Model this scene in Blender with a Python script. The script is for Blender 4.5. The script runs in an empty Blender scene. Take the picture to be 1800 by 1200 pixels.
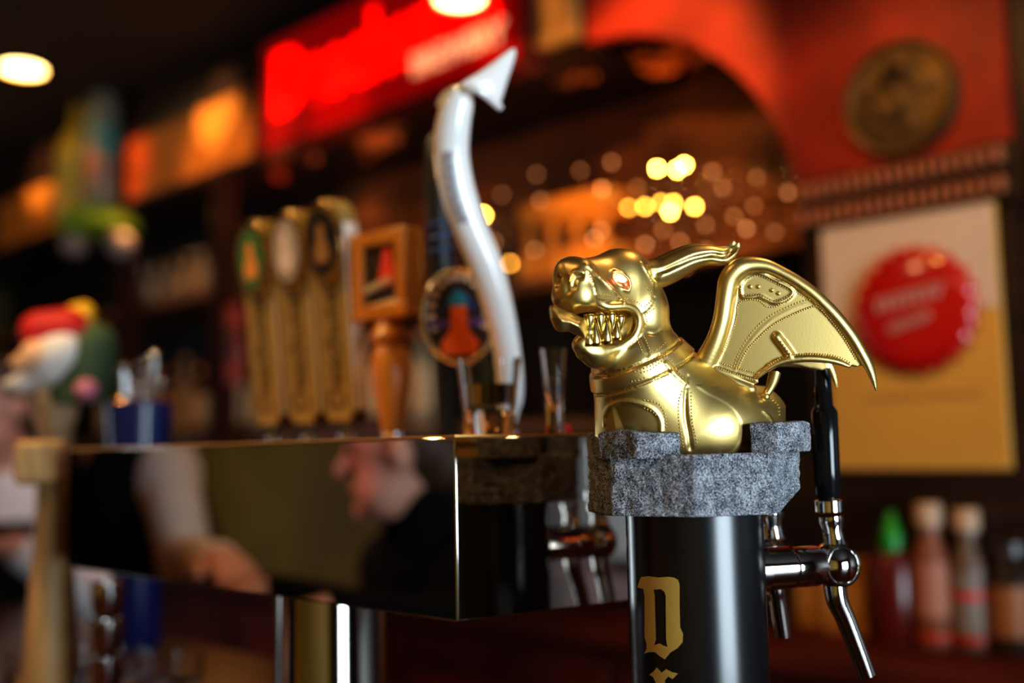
import bpy, bmesh, math, random
import numpy as np
from mathutils import Vector, Matrix, noise
from mathutils.geometry import tessellate_polygon

R = math.radians
PI = math.pi
random.seed(7)
rng = np.random.default_rng(7)
COL = bpy.context.scene.collection

# ------------------------------------------------------------------ camera
FPX = 1900.0
CAMZ = 1.40
YAW, PITCH, ROLL = R(44.3), R(5.68), R(-1.2)
ROT = Matrix.Rotation(YAW, 3, 'Z') @ Matrix.Rotation(PI / 2 + PITCH, 3, 'X') @ Matrix.Rotation(ROLL, 3, 'Z')
CAM = Vector((0, 0, CAMZ))
RH = Vector((math.cos(YAW), math.sin(YAW), 0))     # horizontal, to the right of the view
FH = Vector((-math.sin(YAW), math.cos(YAW), 0))    # horizontal, along the view


def ray(px, py):
    return ROT @ Vector(((px - 900) / FPX, -(py - 600) / FPX, -1.0))


def P(px, py, d):
    return CAM + ray(px, py) * d


def PY(px, py, y):
    r = ray(px, py)
    return CAM + r * (y / r.y)


def PZ(px, py, z):
    r = ray(px, py)
    return CAM + r * ((z - CAMZ) / r.z)


cd = bpy.data.cameras.new('camera')
cam = bpy.data.objects.new('camera', cd)
COL.objects.link(cam)
cam.matrix_world = Matrix.Translation(CAM) @ ROT.to_4x4()
cd.sensor_width = 36
cd.lens = 38
cd.clip_start = 0.02
cd.dof.use_dof = True
cd.dof.focus_distance = 0.705
cd.dof.aperture_fstop = 2.05
bpy.context.scene.camera = cam

# ------------------------------------------------------------------ materials
MATS = {}


def mat(name, col, rough=0.5, metal=0.0, emit=None, es=0.0, noise_amt=0.0, nscale=40.0, bump=0.0, bscale=200.0,
        trans=0.0, ior=1.45, coat=0.0, col2=None, spec=0.5, stretch=None):
    if name in MATS:
        return MATS[name]
    m = bpy.data.materials.new(name)
    m.use_nodes = True
    nt = m.node_tree
    b = nt.nodes['Principled BSDF']
    b.inputs['Base Color'].default_value = (*col, 1)
    b.inputs['Roughness'].default_value = rough
    b.inputs['Metallic'].default_value = metal
    b.inputs['Transmission Weight'].default_value = trans
    b.inputs['IOR'].default_value = ior
    b.inputs['Coat Weight'].default_value = coat
    b.inputs['Specular IOR Level'].default_value = spec
    if emit:
        b.inputs['Emission Color'].default_value = (*emit, 1)
        b.inputs['Emission Strength'].default_value = es
    tc = nt.nodes.new('ShaderNodeTexCoord')
    src = tc.outputs['Object']
    if stretch:
        mp = nt.nodes.new('ShaderNodeMapping')
        mp.inputs['Scale'].default_value = stretch
        nt.links.new(src, mp.inputs['Vector'])
        src = mp.outputs['Vector']
    if noise_amt > 0 or col2:
        n = nt.nodes.new('ShaderNodeTexNoise')
        n.inputs['Scale'].default_value = nscale
        n.inputs['Detail'].default_value = 4
        nt.links.new(src, n.inputs['Vector'])
        cr = nt.nodes.new('ShaderNodeValToRGB')
        c2 = col2 if col2 else tuple(max(0, c * (1 - noise_amt)) for c in col)
        cr.color_ramp.elements[0].position = 0.35
        cr.color_ramp.elements[1].position = 0.65
        cr.color_ramp.elements[0].color = (*c2, 1)
        cr.color_ramp.elements[1].color = (*col, 1)
        nt.links.new(n.outputs['Fac'], cr.inputs['Fac'])
        nt.links.new(cr.outputs['Color'], b.inputs['Base Color'])
    if bump > 0:
        n2 = nt.nodes.new('ShaderNodeTexNoise')
        n2.inputs['Scale'].default_value = bscale
        n2.inputs['Detail'].default_value = 3
        nt.links.new(src, n2.inputs['Vector'])
        bp = nt.nodes.new('ShaderNodeBump')
        bp.inputs['Strength'].default_value = bump
        bp.inputs['Distance'].default_value = 0.002
        nt.links.new(n2.outputs['Fac'], bp.inputs['Height'])
        nt.links.new(bp.outputs['Normal'], b.inputs['Normal'])
    MATS[name] = m
    return m


# ------------------------------------------------------------------ objects
def wloc(o):
    v = Vector((0, 0, 0))
    while o is not None:
        v += o.location
        o = o.parent
    return v


def tag(o, label=None, cat=None, group=None, kind=None):
    if label: o['label'] = label
    if cat: o['category'] = cat
    if group: o['group'] = group
    if kind: o['kind'] = kind
    return o


def thing(name, loc, label, cat, group=None):
    o = bpy.data.objects.new(name, None)
    o.empty_display_size = 0.02
    COL.objects.link(o)
    o.location = loc
    return tag(o, label, cat, group)


class MB:
    """collects shapes (world coordinates) and links them as one mesh object"""

    def __init__(self):
        self.v = []
        self.f = []

    def add(self, vs, fs):
        b = len(self.v)
        self.v += [tuple(x) for x in vs]
        self.f += [tuple(i + b for i in f) for f in fs]
        return self

    def box(self, lo, hi):
        x0, y0, z0 = lo
        x1, y1, z1 = hi
        return self.add([(x0, y0, z0), (x1, y0, z0), (x1, y1, z0), (x0, y1, z0), (x0, y0, z1), (x1, y0, z1), (x1, y1, z1), (x0, y1, z1)],
                        [(3, 2, 1, 0), (4, 5, 6, 7), (0, 1, 5, 4), (1, 2, 6, 5), (2, 3, 7, 6), (3, 0, 4, 7)])

    def obox(self, c, ax, ay, az, hx, hy, hz):
        c = Vector(c)
        vs = [c + ax * (sx * hx) + ay * (sy * hy) + az * (sz * hz) for sz in (-1, 1) for sx, sy in ((-1, -1), (1, -1), (1, 1), (-1, 1))]
        return self.add(vs, [(3, 2, 1, 0), (4, 5, 6, 7), (0, 1, 5, 4), (1, 2, 6, 5), (2, 3, 7, 6), (3, 0, 4, 7)])

    def lathe(self, prof, c=(0, 0, 0), axis=(0, 0, 1), n=28, cap=True):
        """prof: list of (radius, height) along the axis"""
        c = Vector(c)
        a = Vector(axis).normalized()
        t = Vector((1, 0, 0)) if abs(a.x) < 0.9 else Vector((0, 1, 0))
        u = (t - a * t.dot(a)).normalized()
        w = a.cross(u)
        vs, fs = [], []
        for r, h in prof:
            for i in range(n):
                th = 2 * PI * i / n
                vs.append(c + a * h + (u * math.cos(th) + w * math.sin(th)) * max(r, 1e-5))
        for k in range(len(prof) - 1):
            for i in range(n):
                j = (i + 1) % n
                fs.append((k * n + i, k * n + j, (k + 1) * n + j, (k + 1) * n + i))
        if cap:
            fs.append(tuple(range(n))[::-1])
            fs.append(tuple(range((len(prof) - 1) * n, len(prof) * n)))
        return self.add(vs, fs)

    def sphere(self, c, r, n=14, sc=(1, 1, 1)):
        c = Vector(c)
        m = max(4, n // 2)
        vs, fs = [], []
        for k in range(m + 1):
            ph = PI * k / m
            for i in range(n):
                th = 2 * PI * i / n
                vs.append(c + Vector((r * sc[0] * math.sin(ph) * math.cos(th), r * sc[1] * math.sin(ph) * math.sin(th), -r * sc[2] * math.cos(ph))))
        for k in range(m):
            for i in range(n):
                j = (i + 1) % n
                fs.append((k * n + i, k * n + j, (k + 1) * n + j, (k + 1) * n + i))
        return self.add(vs, fs)

    def tube(self, pts, rad, n=12, closed=False, smooth=0, flat=None):
        pts = [Vector(p) for p in pts]
        if not isinstance(rad, (list, tuple)):
            rad = [rad] * len(pts)
        for _ in range(smooth):      # Catmull-Rom style refinement
            q, rr = [], []
            N = len(pts)
            for i in range(N - 1):
                p0, p1, p2, p3 = pts[max(i - 1, 0)], pts[i], pts[i + 1], pts[min(i + 2, N - 1)]
                q += [p1, (p1 * 9 + p2 * 9 - p0 - p3) / 16]
                rr += [rad[i], (rad[i] + rad[i + 1]) / 2]
            q.append(pts[-1])
            rr.append(rad[-1])
            pts, rad = q, rr
        N = len(pts)
        vs, fs = [], []
        prev = None
        for i in range(N):
            a = (pts[min(i + 1, N - 1)] - pts[max(i - 1, 0)]).normalized()
            if prev is None:
                t = Vector((0, 0, 1)) if abs(a.z) < 0.9 else Vector((1, 0, 0))
                u = (t - a * t.dot(a)).normalized()
            else:
                u = (prev - a * prev.dot(a)).normalized()
            prev = u
            w = a.cross(u)
            for k in range(n):
                th = 2 * PI * k / n
                fl = flat if flat else 1.0
                vs.append(pts[i] + (u * math.cos(th) + w * math.sin(th) * fl) * rad[i])
        for i in range(N - 1):
            for k in range(n):
                j = (k + 1) % n
                fs.append((i * n + k, i * n + j, (i + 1) * n + j, (i + 1) * n + k))
        fs.append(tuple(range(n))[::-1])
        fs.append(tuple(range((N - 1) * n, N * n)))
        return self.add(vs, fs)

    def prism(self, poly, o, ax, ay, th):
        """flat polygon (list of 2D) in the plane o + ax*x + ay*y, thickness th along ax x ay (centred)"""
        o = Vector(o)
        nrm = ax.cross(ay).normalized()
        n = len(poly)
        vs = [o + ax * x + ay * y + nrm * (th / 2) for x, y in poly] + [o + ax * x + ay * y - nrm * (th / 2) for x, y in poly]
        tri = tessellate_polygon([[Vector((x, y, 0)) for x, y in poly]])
        area = sum(poly[i][0] * poly[(i + 1) % n][1] - poly[(i + 1) % n][0] * poly[i][1] for i in range(n))
        fs = []
        for t in tri:
            a, b, c = [Vector((*poly[i], 0)) for i in t]
            up = (b - a).cross(c - a).z > 0
            fs.append(tuple(t) if up else tuple(t[::-1]))
            tb = tuple(i + n for i in t)
            fs.append(tb[::-1] if up else tb)
        for i in range(n):
            j = (i + 1) % n
            fs.append((i, n + i, n + j, j) if area > 0 else (j, n + j, n + i, i))
        return self.add(vs, fs)

    def text(self, s, o, ax, ay, size, depth=0.001, align='CENTER', shear=0.0, bold=0.0, sx=1.0):
        cu = bpy.data.curves.new('lettering', 'FONT')
        cu.body = s
        cu.size = size
        cu.extrude = depth
        cu.align_x = align
        cu.align_y = 'CENTER'
        cu.shear = shear
        cu.offset = bold
        ob = bpy.data.objects.new('lettering', cu)
        COL.objects.link(ob)
        bpy.context.view_layer.update()
        me = bpy.data.meshes.new_from_object(ob.evaluated_get(bpy.context.evaluated_depsgraph_get()))
        nrm = ax.cross(ay)
        o = Vector(o)
        self.add([o + ax * (v.co.x * sx) + ay * v.co.y + nrm * v.co.z for v in me.vertices], [tuple(p.vertices) for p in me.polygons])
        bpy.data.objects.remove(ob)
        bpy.data.curves.remove(cu)
        bpy.data.meshes.remove(me)
        return self

    def build(self, name, material, parent=None, sharp=35, bevel=0.0, kind=None, seg=2):
        off = wloc(parent) if parent else Vector((0, 0, 0))
        me = bpy.data.meshes.new(name)
        me.from_pydata([tuple(Vector(v) - off) for v in self.v], [], self.f)
        me.polygons.foreach_set('use_smooth', [True] * len(me.polygons))
        me.set_sharp_from_angle(angle=R(sharp))
        me.materials.append(material)
        me.update()
        o = bpy.data.objects.new(name, me)
        COL.objects.link(o)
        o.parent = parent
        if bevel > 0:
            bv = o.modifiers.new('bevel', 'BEVEL')
            bv.width = bevel
            bv.segments = seg
            bv.limit_method = 'ANGLE'
        if kind:
            o['kind'] = kind
        return o


def solo(mb, name, material, label, cat, group=None, **k):
    """a thing that is one mesh: its origin goes to its base"""
    zs = min(v[2] for v in mb.v)
    cx = sum(v[0] for v in mb.v) / len(mb.v)
    cy = sum(v[1] for v in mb.v) / len(mb.v)
    off = Vector((cx, cy, zs))
    mb.v = [tuple(Vector(v) - off) for v in mb.v]
    o = mb.build(name, material, None, **k)
    o.location = off
    return tag(o, label, cat, group)


def dup(root, loc, label=None, rotz=None):
    r = root.copy()
    COL.objects.link(r)
    r.location = loc
    if rotz is not None:
        r.rotation_euler = (0, 0, rotz)
    if label:
        r['label'] = label
    for ch in list(root.children):
        c = ch.copy()
        COL.objects.link(c)
        c.parent = r
        for g in list(ch.children):
            d = g.copy()
            COL.objects.link(d)
            d.parent = c
    return r


# ------------------------------------------------------------------ implicit surfaces
class Field:
    def __init__(self, lo, hi, h):
        self.lo, self.h = np.array(lo, np.float32), h
        self.ax = [np.arange(lo[i], hi[i] + h, h, dtype=np.float32) for i in range(3)]
        self.D = np.full([len(a) for a in self.ax], 1e3, np.float32)

    def _sl(self, lo, hi):
        s = []
        for i in range(3):
            a = int(np.clip(np.floor((lo[i] - self.lo[i]) / self.h), 0, len(self.ax[i]) - 1))
            b = int(np.clip(np.ceil((hi[i] - self.lo[i]) / self.h) + 1, a + 1, len(self.ax[i])))
            s.append(slice(a, b))
        s = tuple(s)
        return s, self.ax[0][s[0]][:, None, None], self.ax[1][s[1]][None, :, None], self.ax[2][s[2]][None, None, :]

    def put(self, s, d, k, sub=False):
        A = self.D[s]
        if sub:
            if k > 0:
                hh = np.maximum(k - np.abs(A + d), 0) / k
                self.D[s] = np.maximum(A, -d) + hh * hh * k * 0.25
            else:
                self.D[s] = np.maximum(A, -d)
        elif k > 0:
            hh = np.maximum(k - np.abs(A - d), 0) / k
            self.D[s] = np.minimum(A, d) - hh * hh * k * 0.25
        else:
            self.D[s] = np.minimum(A, d)

    def cone(self, a, b, r1, r2, k=0.0, sub=False, sc=None):
        a, b = np.array(a, float), np.array(b, float)
        m = max(r1, r2) + 2 * k + 3 * self.h
        s, X, Y, Z = self._sl(np.minimum(a, b) - m, np.maximum(a, b) + m)
        ba = b - a
        L = float(ba @ ba) + 1e-12
        px, py, pz = X - a[0], Y - a[1], Z - a[2]
        t = np.clip((px * ba[0] + py * ba[1] + pz * ba[2]) / L, 0, 1)
        d = np.sqrt((px - t * ba[0]) ** 2 + (py - t * ba[1]) ** 2 + (pz - t * ba[2]) ** 2) - (r1 + (r2 - r1) * t)
        self.put(s, d.astype(np.float32), k, sub)
        return self

    def chain(self, pts, rs, k=0.0, sub=False):
        if not isinstance(rs, (list, tuple)):
            rs = [rs] * len(pts)
        pts = np.array(pts, float)
        m = max(rs) + 2 * k + 3 * self.h
        s, X, Y, Z = self._sl(pts.min(0) - m, pts.max(0) + m)
        d = np.full(self.D[s].shape, 1e3, np.float32)
        o0 = [q.start for q in s]
        for i in range(len(pts) - 1):
            a, b = pts[i], pts[i + 1]
            mm = max(rs[i], rs[i + 1]) + 2 * k + 3 * self.h
            t_, x, y, z = self._sl(np.minimum(a, b) - mm, np.maximum(a, b) + mm)
            tl = tuple(slice(max(q.start - o, 0), q.stop - o) for q, o in zip(t_, o0))
            ba = b - a
            L = float(ba @ ba) + 1e-12
            qx, qy, qz = x - a[0], y - a[1], z - a[2]
            t = np.clip((qx * ba[0] + qy * ba[1] + qz * ba[2]) / L, 0, 1)
            e = np.sqrt((qx - t * ba[0]) ** 2 + (qy - t * ba[1]) ** 2 + (qz - t * ba[2]) ** 2) - (rs[i] + (rs[i + 1] - rs[i]) * t)
            d[tl] = np.minimum(d[tl], e.astype(np.float32))
        self.put(s, d, k, sub)
        return self

    def ell(self, c, r, k=0.0, sub=False):
        c, r = np.array(c, float), np.array(r, float)
        m = r + 2 * k + 3 * self.h
        s, X, Y, Z = self._sl(c - m, c + m)
        px, py, pz = X - c[0], Y - c[1], Z - c[2]
        k0 = np.sqrt((px / r[0]) ** 2 + (py / r[1]) ** 2 + (pz / r[2]) ** 2)
        k1 = np.sqrt((px / r[0] ** 2) ** 2 + (py / r[1] ** 2) ** 2 + (pz / r[2] ** 2) ** 2) + 1e-9
        self.put(s, (k0 * (k0 - 1) / k1).astype(np.float32), k, sub)
        return self

    def blur(self, n=1):
        for _ in range(n):
            for ax in range(3):
                D = self.D
                p = np.pad(D, [(1, 1) if i == ax else (0, 0) for i in range(3)], mode='edge')
                a = [slice(None)] * 3
                b = [slice(None)] * 3
                a[ax], b[ax] = slice(0, -2), slice(2, None)
                self.D = (p[tuple(a)] + 2 * D + p[tuple(b)]) * 0.25
        return self

    def depth_at(self, x, z):
        """first solid Y at (x, z), looking along +Y"""
        i = int(round((x - self.lo[0]) / self.h))
        k = int(round((z - self.lo[2]) / self.h))
        if not (0 <= i < self.D.shape[0] and 0 <= k < self.D.shape[2]):
            return None
        col = self.D[i, :, k]
        w = np.nonzero(col < 0)[0]
        if len(w) == 0:
            return None
        j = w[0]
        if j == 0:
            return float(self.ax[1][0])
        t = col[j - 1] / (col[j - 1] - col[j])
        return float(self.ax[1][j - 1] + t * self.h)

    def mesh(self):
        D = self.D
        S = D < 0
        nx, ny, nz = D.shape
        c8 = [(i, j, k) for i in (0, 1) for j in (0, 1) for k in (0, 1)]
        cnt = np.zeros((nx - 1, ny - 1, nz - 1), np.int8)
        for i, j, k in c8:
            cnt += S[i:nx - 1 + i, j:ny - 1 + j, k:nz - 1 + k]
        act = np.argwhere((cnt > 0) & (cnt < 8))
        V = {c: D[act[:, 0] + c[0], act[:, 1] + c[1], act[:, 2] + c[2]] for c in c8}
        acc = np.zeros((len(act), 3))
        num = np.zeros(len(act))
        for a in c8:
            for ax in range(3):
                if a[ax] == 1:
                    continue
                b = list(a)
                b[ax] = 1
                va, vb = V[a], V[tuple(b)]
                m = (va < 0) != (vb < 0)
                t = np.where(m, va / np.where(m, va - vb, 1), 0)
                p = np.tile(np.array(a, float), (len(act), 1))
                p[:, ax] += t
                acc += p * m[:, None]
                num += m
        verts = self.lo + self.h * (act + acc / num[:, None])
        idx = np.full((nx - 1, ny - 1, nz - 1), -1, np.int64)
        idx[act[:, 0], act[:, 1], act[:, 2]] = np.arange(len(act))
        quads = []
        for ax in range(3):
            sl0 = [slice(None)] * 3
            sl1 = [slice(None)] * 3
            sl0[ax] = slice(0, -1)
            sl1[ax] = slice(1, None)
            A, B = S[tuple(sl0)], S[tuple(sl1)]
            e = np.argwhere(A != B)
            o1, o2 = (ax + 1) % 3, (ax + 2) % 3
            ok = (e[:, o1] > 0) & (e[:, o2] > 0) & (e[:, o1] < D.shape[o1] - 1) & (e[:, o2] < D.shape[o2] - 1)
            e = e[ok]
            inside = A[e[:, 0], e[:, 1], e[:, 2]]

            def at(d1, d2):
                q = e.copy()
                q[:, o1] += d1
                q[:, o2] += d2
                return idx[q[:, 0], q[:, 1], q[:, 2]]
            q = np.stack([at(-1, -1), at(0, -1), at(0, 0), at(-1, 0)], 1)
            q[~inside] = q[~inside][:, ::-1]
            quads.append(q)
        q = np.concatenate(quads)
        q = q[(q >= 0).all(1)]
        return verts, q


def poly_sdf(X, Z, poly):
    """signed distance to a 2D polygon (negative inside)"""
    P_ = np.array(poly, np.float32)
    d = np.full(np.broadcast(X, Z).shape, 1e9, np.float32)
    inside = np.zeros(d.shape, bool)
    n = len(P_)
    for i in range(n):
        a, b = P_[i], P_[(i + 1) % n]
        ex, ez = b - a
        wx, wz = X - a[0], Z - a[1]
        t = np.clip((wx * ex + wz * ez) / (ex * ex + ez * ez + 1e-9), 0, 1)
        d = np.minimum(d, (wx - ex * t) ** 2 + (wz - ez * t) ** 2)
        c = ((a[1] > Z) != (b[1] > Z)) & (X < (b[0] - a[0]) * (Z - a[1]) / (b[1] - a[1] + 1e-12) + a[0])
        inside ^= c
    d = np.sqrt(d)
    return np.where(inside, -d, d)


def np_obj(name, verts, quads, material, parent=None, extra=None, sharp=None):
    """links numpy geometry (world coordinates) as one object"""
    off = np.array(wloc(parent)) if parent else np.zeros(3)
    vs = verts - off
    fs = [tuple(int(i) for i in f) for f in quads]
    if extra:
        b = len(vs)
        ev = np.array(extra.v) - off if len(extra.v) else np.zeros((0, 3))
        vs = np.concatenate([vs, ev])
        fs += [tuple(i + b for i in f) for f in extra.f]
    me = bpy.data.meshes.new(name)
    me.from_pydata(vs.tolist(), [], fs)
    me.polygons.foreach_set('use_smooth', [True] * len(me.polygons))
    if sharp:
        me.set_sharp_from_angle(angle=R(sharp))
    me.materials.append(material)
    me.update()
    o = bpy.data.objects.new(name, me)
    COL.objects.link(o)
    o.parent = parent
    return o


def dense(pts, step):
    out = []
    for i in range(len(pts) - 1):
        a, b = Vector(pts[i]), Vector(pts[i + 1])
        n = max(1, int(round((b - a).length / step)))
        for k in range(n):
            out.append(a.lerp(b, k / n))
    out.append(Vector(pts[-1]))
    return out


def catmull(pts, n=6):
    pts = [Vector(p) for p in pts]
    N = len(pts)
    out = []
    for i in range(N - 1):
        p0, p1, p2, p3 = pts[max(i - 1, 0)], pts[i], pts[i + 1], pts[min(i + 2, N - 1)]
        for k in range(n):
            t = k / n
            out.append(0.5 * ((2 * p1) + (p2 - p0) * t + (2 * p0 - 5 * p1 + 4 * p2 - p3) * t * t + (3 * p1 - p0 - 3 * p2 + p3) * t ** 3))
    out.append(pts[-1])
    return out

# ================================================================== the gold creature tower
PXM = 0.379
D0 = 0.72


def W(px, py, dy=0.0):
    return ((px - 1205) * PXM, dy, (785 - py) * PXM)


def unwarp(v):
    v = np.asarray(v, float)
    px = v[:, 0] / PXM + 1205
    py = 785 - v[:, 2] / PXM
    d = D0 + v[:, 1] / 1000.0
    loc = np.stack([(px - 900) / FPX * d, -(py - 600) / FPX * d, -d], 1)
    return loc @ np.array(ROT).T + np.array(CAM)


gold = mat('gold_paint', (0.74, 0.54, 0.20), rough=0.38, metal=1.0, bump=0.02, bscale=900)
gold_dark = mat('gold_paint_recess', (0.62, 0.42, 0.11), rough=0.33, metal=1.0)
stone = None


def make_stone():
    m = bpy.data.materials.new('speckled_stone')
    m.use_nodes = True
    nt = m.node_tree
    b = nt.nodes['Principled BSDF']
    b.inputs['Roughness'].default_value = 0.92
    tc = nt.nodes.new('ShaderNodeTexCoord')
    n1 = nt.nodes.new('ShaderNodeTexNoise')
    n1.inputs['Scale'].default_value = 1000
    n1.inputs['Detail'].default_value = 5
    n1.inputs['Roughness'].default_value = 0.75
    n2 = nt.nodes.new('ShaderNodeTexNoise')
    n2.inputs['Scale'].default_value = 120
    n2.inputs['Detail'].default_value = 3
    nt.links.new(tc.outputs['Object'], n1.inputs['Vector'])
    nt.links.new(tc.outputs['Object'], n2.inputs['Vector'])
    mx = nt.nodes.new('ShaderNodeMath')
    mx.operation = 'MULTIPLY_ADD'
    mx.inputs[1].default_value = 0.18
    nt.links.new(n2.outputs['Fac'], mx.inputs[0])
    m2 = nt.nodes.new('ShaderNodeMath')
    m2.operation = 'MULTIPLY_ADD'
    m2.inputs[1].default_value = 0.82
    nt.links.new(n1.outputs['Fac'], m2.inputs[0])
    nt.links.new(mx.outputs[0], m2.inputs[2])
    mx.inputs[2].default_value = 0.0
    cr = nt.nodes.new('ShaderNodeValToRGB')
    e = cr.color_ramp.elements
    e[0].position, e[0].color = 0.42, (0.012, 0.013, 0.018, 1)
    e[1].position, e[1].color = 0.585, (0.68, 0.69, 0.74, 1)
    k = e.new(0.50)
    k.color = (0.20, 0.21, 0.24, 1)
    nt.links.new(m2.outputs[0], cr.inputs['Fac'])
    nt.links.new(cr.outputs['Color'], b.inputs['Base Color'])
    bp = nt.nodes.new('ShaderNodeBump')
    bp.inputs['Strength'].default_value = 0.9
    bp.inputs['Distance'].default_value = 0.0012
    nt.links.new(m2.outputs[0], bp.inputs['Height'])
    nt.links.new(bp.outputs['Normal'], b.inputs['Normal'])
    return m


stone = make_stone()
chrome = mat('chrome', (0.78, 0.75, 0.72), rough=0.06, metal=1.0)
black_paint = mat('black_metallic_paint', (0.006, 0.006, 0.007), rough=0.25, spec=0.75, bump=0.012, bscale=1500)
black_gloss = mat('black_gloss_plastic', (0.008, 0.008, 0.009), rough=0.12)
letter_gold = mat('letter_gold', (0.62, 0.40, 0.10), rough=0.45, metal=0.35)

COUNTER_Z = 1.10
AX = P(1219, 897, 0.735)                   # tower axis, at the underside of the crown
CRZ = AX.z
tower = thing('beer_tower', (AX.x, AX.y, COUNTER_Z), 'black cylindrical beer tower topped by a gold winged creature in a grey stone crown', 'beer tower')

# --- column
CR = 0.0462
mb = MB()
mb.lathe([(CR + 0.016, COUNTER_Z), (CR + 0.016, COUNTER_Z + 0.010), (CR + 0.006, COUNTER_Z + 0.014), (CR, COUNTER_Z + 0.018), (CR, CRZ + 0.004)], (AX.x, AX.y, 0), n=96)
column = mb.build('column', black_paint, tower)


def cyl_hit(px, py, rad):
    r = ray(px, py)
    ox, oy = CAM.x - AX.x, CAM.y - AX.y
    a = r.x * r.x + r.y * r.y
    b = 2 * (ox * r.x + oy * r.y)
    c = ox * ox + oy * oy - rad * rad
    disc = b * b - 4 * a * c
    if disc < 0:
        return None
    return CAM + r * ((-b - math.sqrt(disc)) / (2 * a))


def letter_mesh(outer, holes, fac=2.608, o=(940, 740)):
    loops = [[Vector((x / fac + o[0], y / fac + o[1], 0)) for x, y in lp] for lp in [outer] + holes]
    tri = tessellate_polygon(loops)
    flat = [p for lp in loops for p in lp]
    bm = bmesh.new()
    vs = [bm.verts.new(p) for p in flat]
    for t in tri:
        try:
            bm.faces.new([vs[i] for i in t])
        except ValueError:
            pass
    for _ in range(3):
        es = [e for e in bm.edges if e.calc_length() > 9]
        if es:
            bmesh.ops.subdivide_edges(bm, edges=es, cuts=1, use_grid_fill=True)
    bmesh.ops.triangulate(bm, faces=bm.faces[:])
    bm.verts.index_update()
    m = MB()
    vv, ok = [], True
    for v in bm.verts:
        h = cyl_hit(v.co.x, v.co.y, CR + 0.0003)
        vv.append(h)
    fs = []
    for f in bm.faces:
        f.normal_update()
        ids = [v.index for v in f.verts]
        p_ = [vv[i] for i in ids]
        nr_ = (p_[1] - p_[0]).cross(p_[2] - p_[0])
        if nr_.length < 1e-11:
            continue
        fs.append(ids if nr_.dot(Vector((p_[0].x - AX.x, p_[0].y - AX.y, 0))) > 0 else ids[::-1])
    bm.free()
    m.add(vv, fs)
    return m


Dout = [(470, 762), (478, 735), (487, 714), (520, 710), (565, 716), (610, 713), (640, 717), (658, 728), (664, 750), (664, 850), (667, 945), (680, 975), (678, 1012), (655, 1040),
        (622, 1060), (596, 1092), (575, 1078), (550, 1058), (525, 1058), (500, 1066), (512, 1045), (512, 1020), (503, 990), (503, 800), (497, 768)]
Dhole = [(545, 772), (578, 770), (594, 782), (600, 800), (602, 1000), (608, 1034), (590, 1028), (572, 1018), (548, 1026), (556, 1000), (553, 900), (550, 800)]
Rout = [(525, 1162), (545, 1146), (560, 1128), (582, 1152), (602, 1136), (630, 1150), (657, 1156), (632, 1182), (612, 1170), (598, 1186), (598, 1300), (575, 1330), (550, 1305), (553, 1195), (542, 1172)]
letter_mesh(Dout, [Dhole]).build('gold_letter', letter_gold, tower)
letter_mesh(Rout, []).build('gold_letter', letter_gold, tower)

# --- stone crown (world aligned, about the tower axis)
def dirv(ang):      # 0 = towards the viewer, + = to the right
    return (-FH * math.cos(R(ang)) + RH * math.sin(R(ang)))


CX = np.array((AX.x, AX.y, CRZ))
F = Field((-0.092, -0.092, -0.004), (0.092, 0.092, 0.072), 0.0009)
_, X, Y, Z = F._sl(F.lo, np.array([0.2, 0.2, 0.2]))
H = 0.0385
oct_d = np.full(F.D.shape, -1e3, np.float32)
for k in range(8):
    a = 13 + 45 * k
    n = dirv(a)
    rr = 0.0665 if k % 2 == 0 else 0.0655
    oct_d = np.maximum(oct_d, (X * n.x + Y * n.y - rr + 0 * Z).astype(np.float32))
zc = (np.abs(Z - H / 2) - H / 2).astype(np.float32)
body = np.maximum(oct_d, zc + 0 * oct_d)
n = dirv(80)
body = np.maximum(body, ((X * n.x + Y * n.y) * 0.62 - Z * 0.78 - 0.0335).astype(np.float32))      # worn lower right edge
F.D = body
for k, (a, dz, hw) in enumerate(((-49, 0.0, 0.0275), (63, 0.0035, 0.0280), (147, 0, 0.0255), (235, 0, 0.0255))):
    n, t = dirv(a), dirv(a + 90)
    q1 = np.abs(X * n.x + Y * n.y - (0.0625 if k == 1 else 0.0580) + 0 * Z) - 0.0145
    q2 = np.abs(X * t.x + Y * t.y + 0 * Z) - hw
    top = H + 0.0165 + dz - 0.10 * np.abs(X * t.x + Y * t.y) * (1 if k == 0 else 0.3)
    q3 = np.maximum(Z - top, (H - 0.002 + dz * 0.6) - Z)
    slab = np.maximum(np.maximum(q1, q2), q3 + 0 * q1)
    cut = (np.abs(X * t.x + Y * t.y) * 0.7 + (X * n.x + Y * n.y) * 0.7 - (0.0660 if k == 1 else 0.0625))       # cut corners
    F.D = np.minimum(F.D, np.maximum(slab, cut).astype(np.float32))
v, q = F.mesh()
nv = v.copy()
for i in range(len(v)):
    p = Vector(v[i])
    ang = math.degrees(math.atan2(p.dot(RH), -p.dot(FH)))
    s = noise.noise(p * 160) * 0.0009 + noise.noise(p * 420) * 0.00055 + noise.noise(p * 60) * 0.0008
    rad = math.hypot(p.x, p.y)
    if -125 < ang < -57 and p.z < H - 0.001:        # carved courses on the left flank
        row = p.z / 0.0072
        fr = abs(row - round(row)) * 0.0072
        off = 0.5 * (int(math.floor(row)) % 2)
        colm = ang / 9.0 + off
        fc = abs(colm - round(colm)) * 9.0 * 0.0012
        g = max(math.exp(-(fr / 0.0008) ** 2), math.exp(-(fc / 0.0008) ** 2))
        s -= 0.0014 * g * (0.6 + 0.6 * noise.noise(p * 90))
    if rad > 1e-4:
        nv[i, 0] += p.x / rad * s
        nv[i, 1] += p.y / rad * s
        nv[i, 2] += s * 0.5
np_obj('stone_crown', nv + CX, q, stone, tower)

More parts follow.
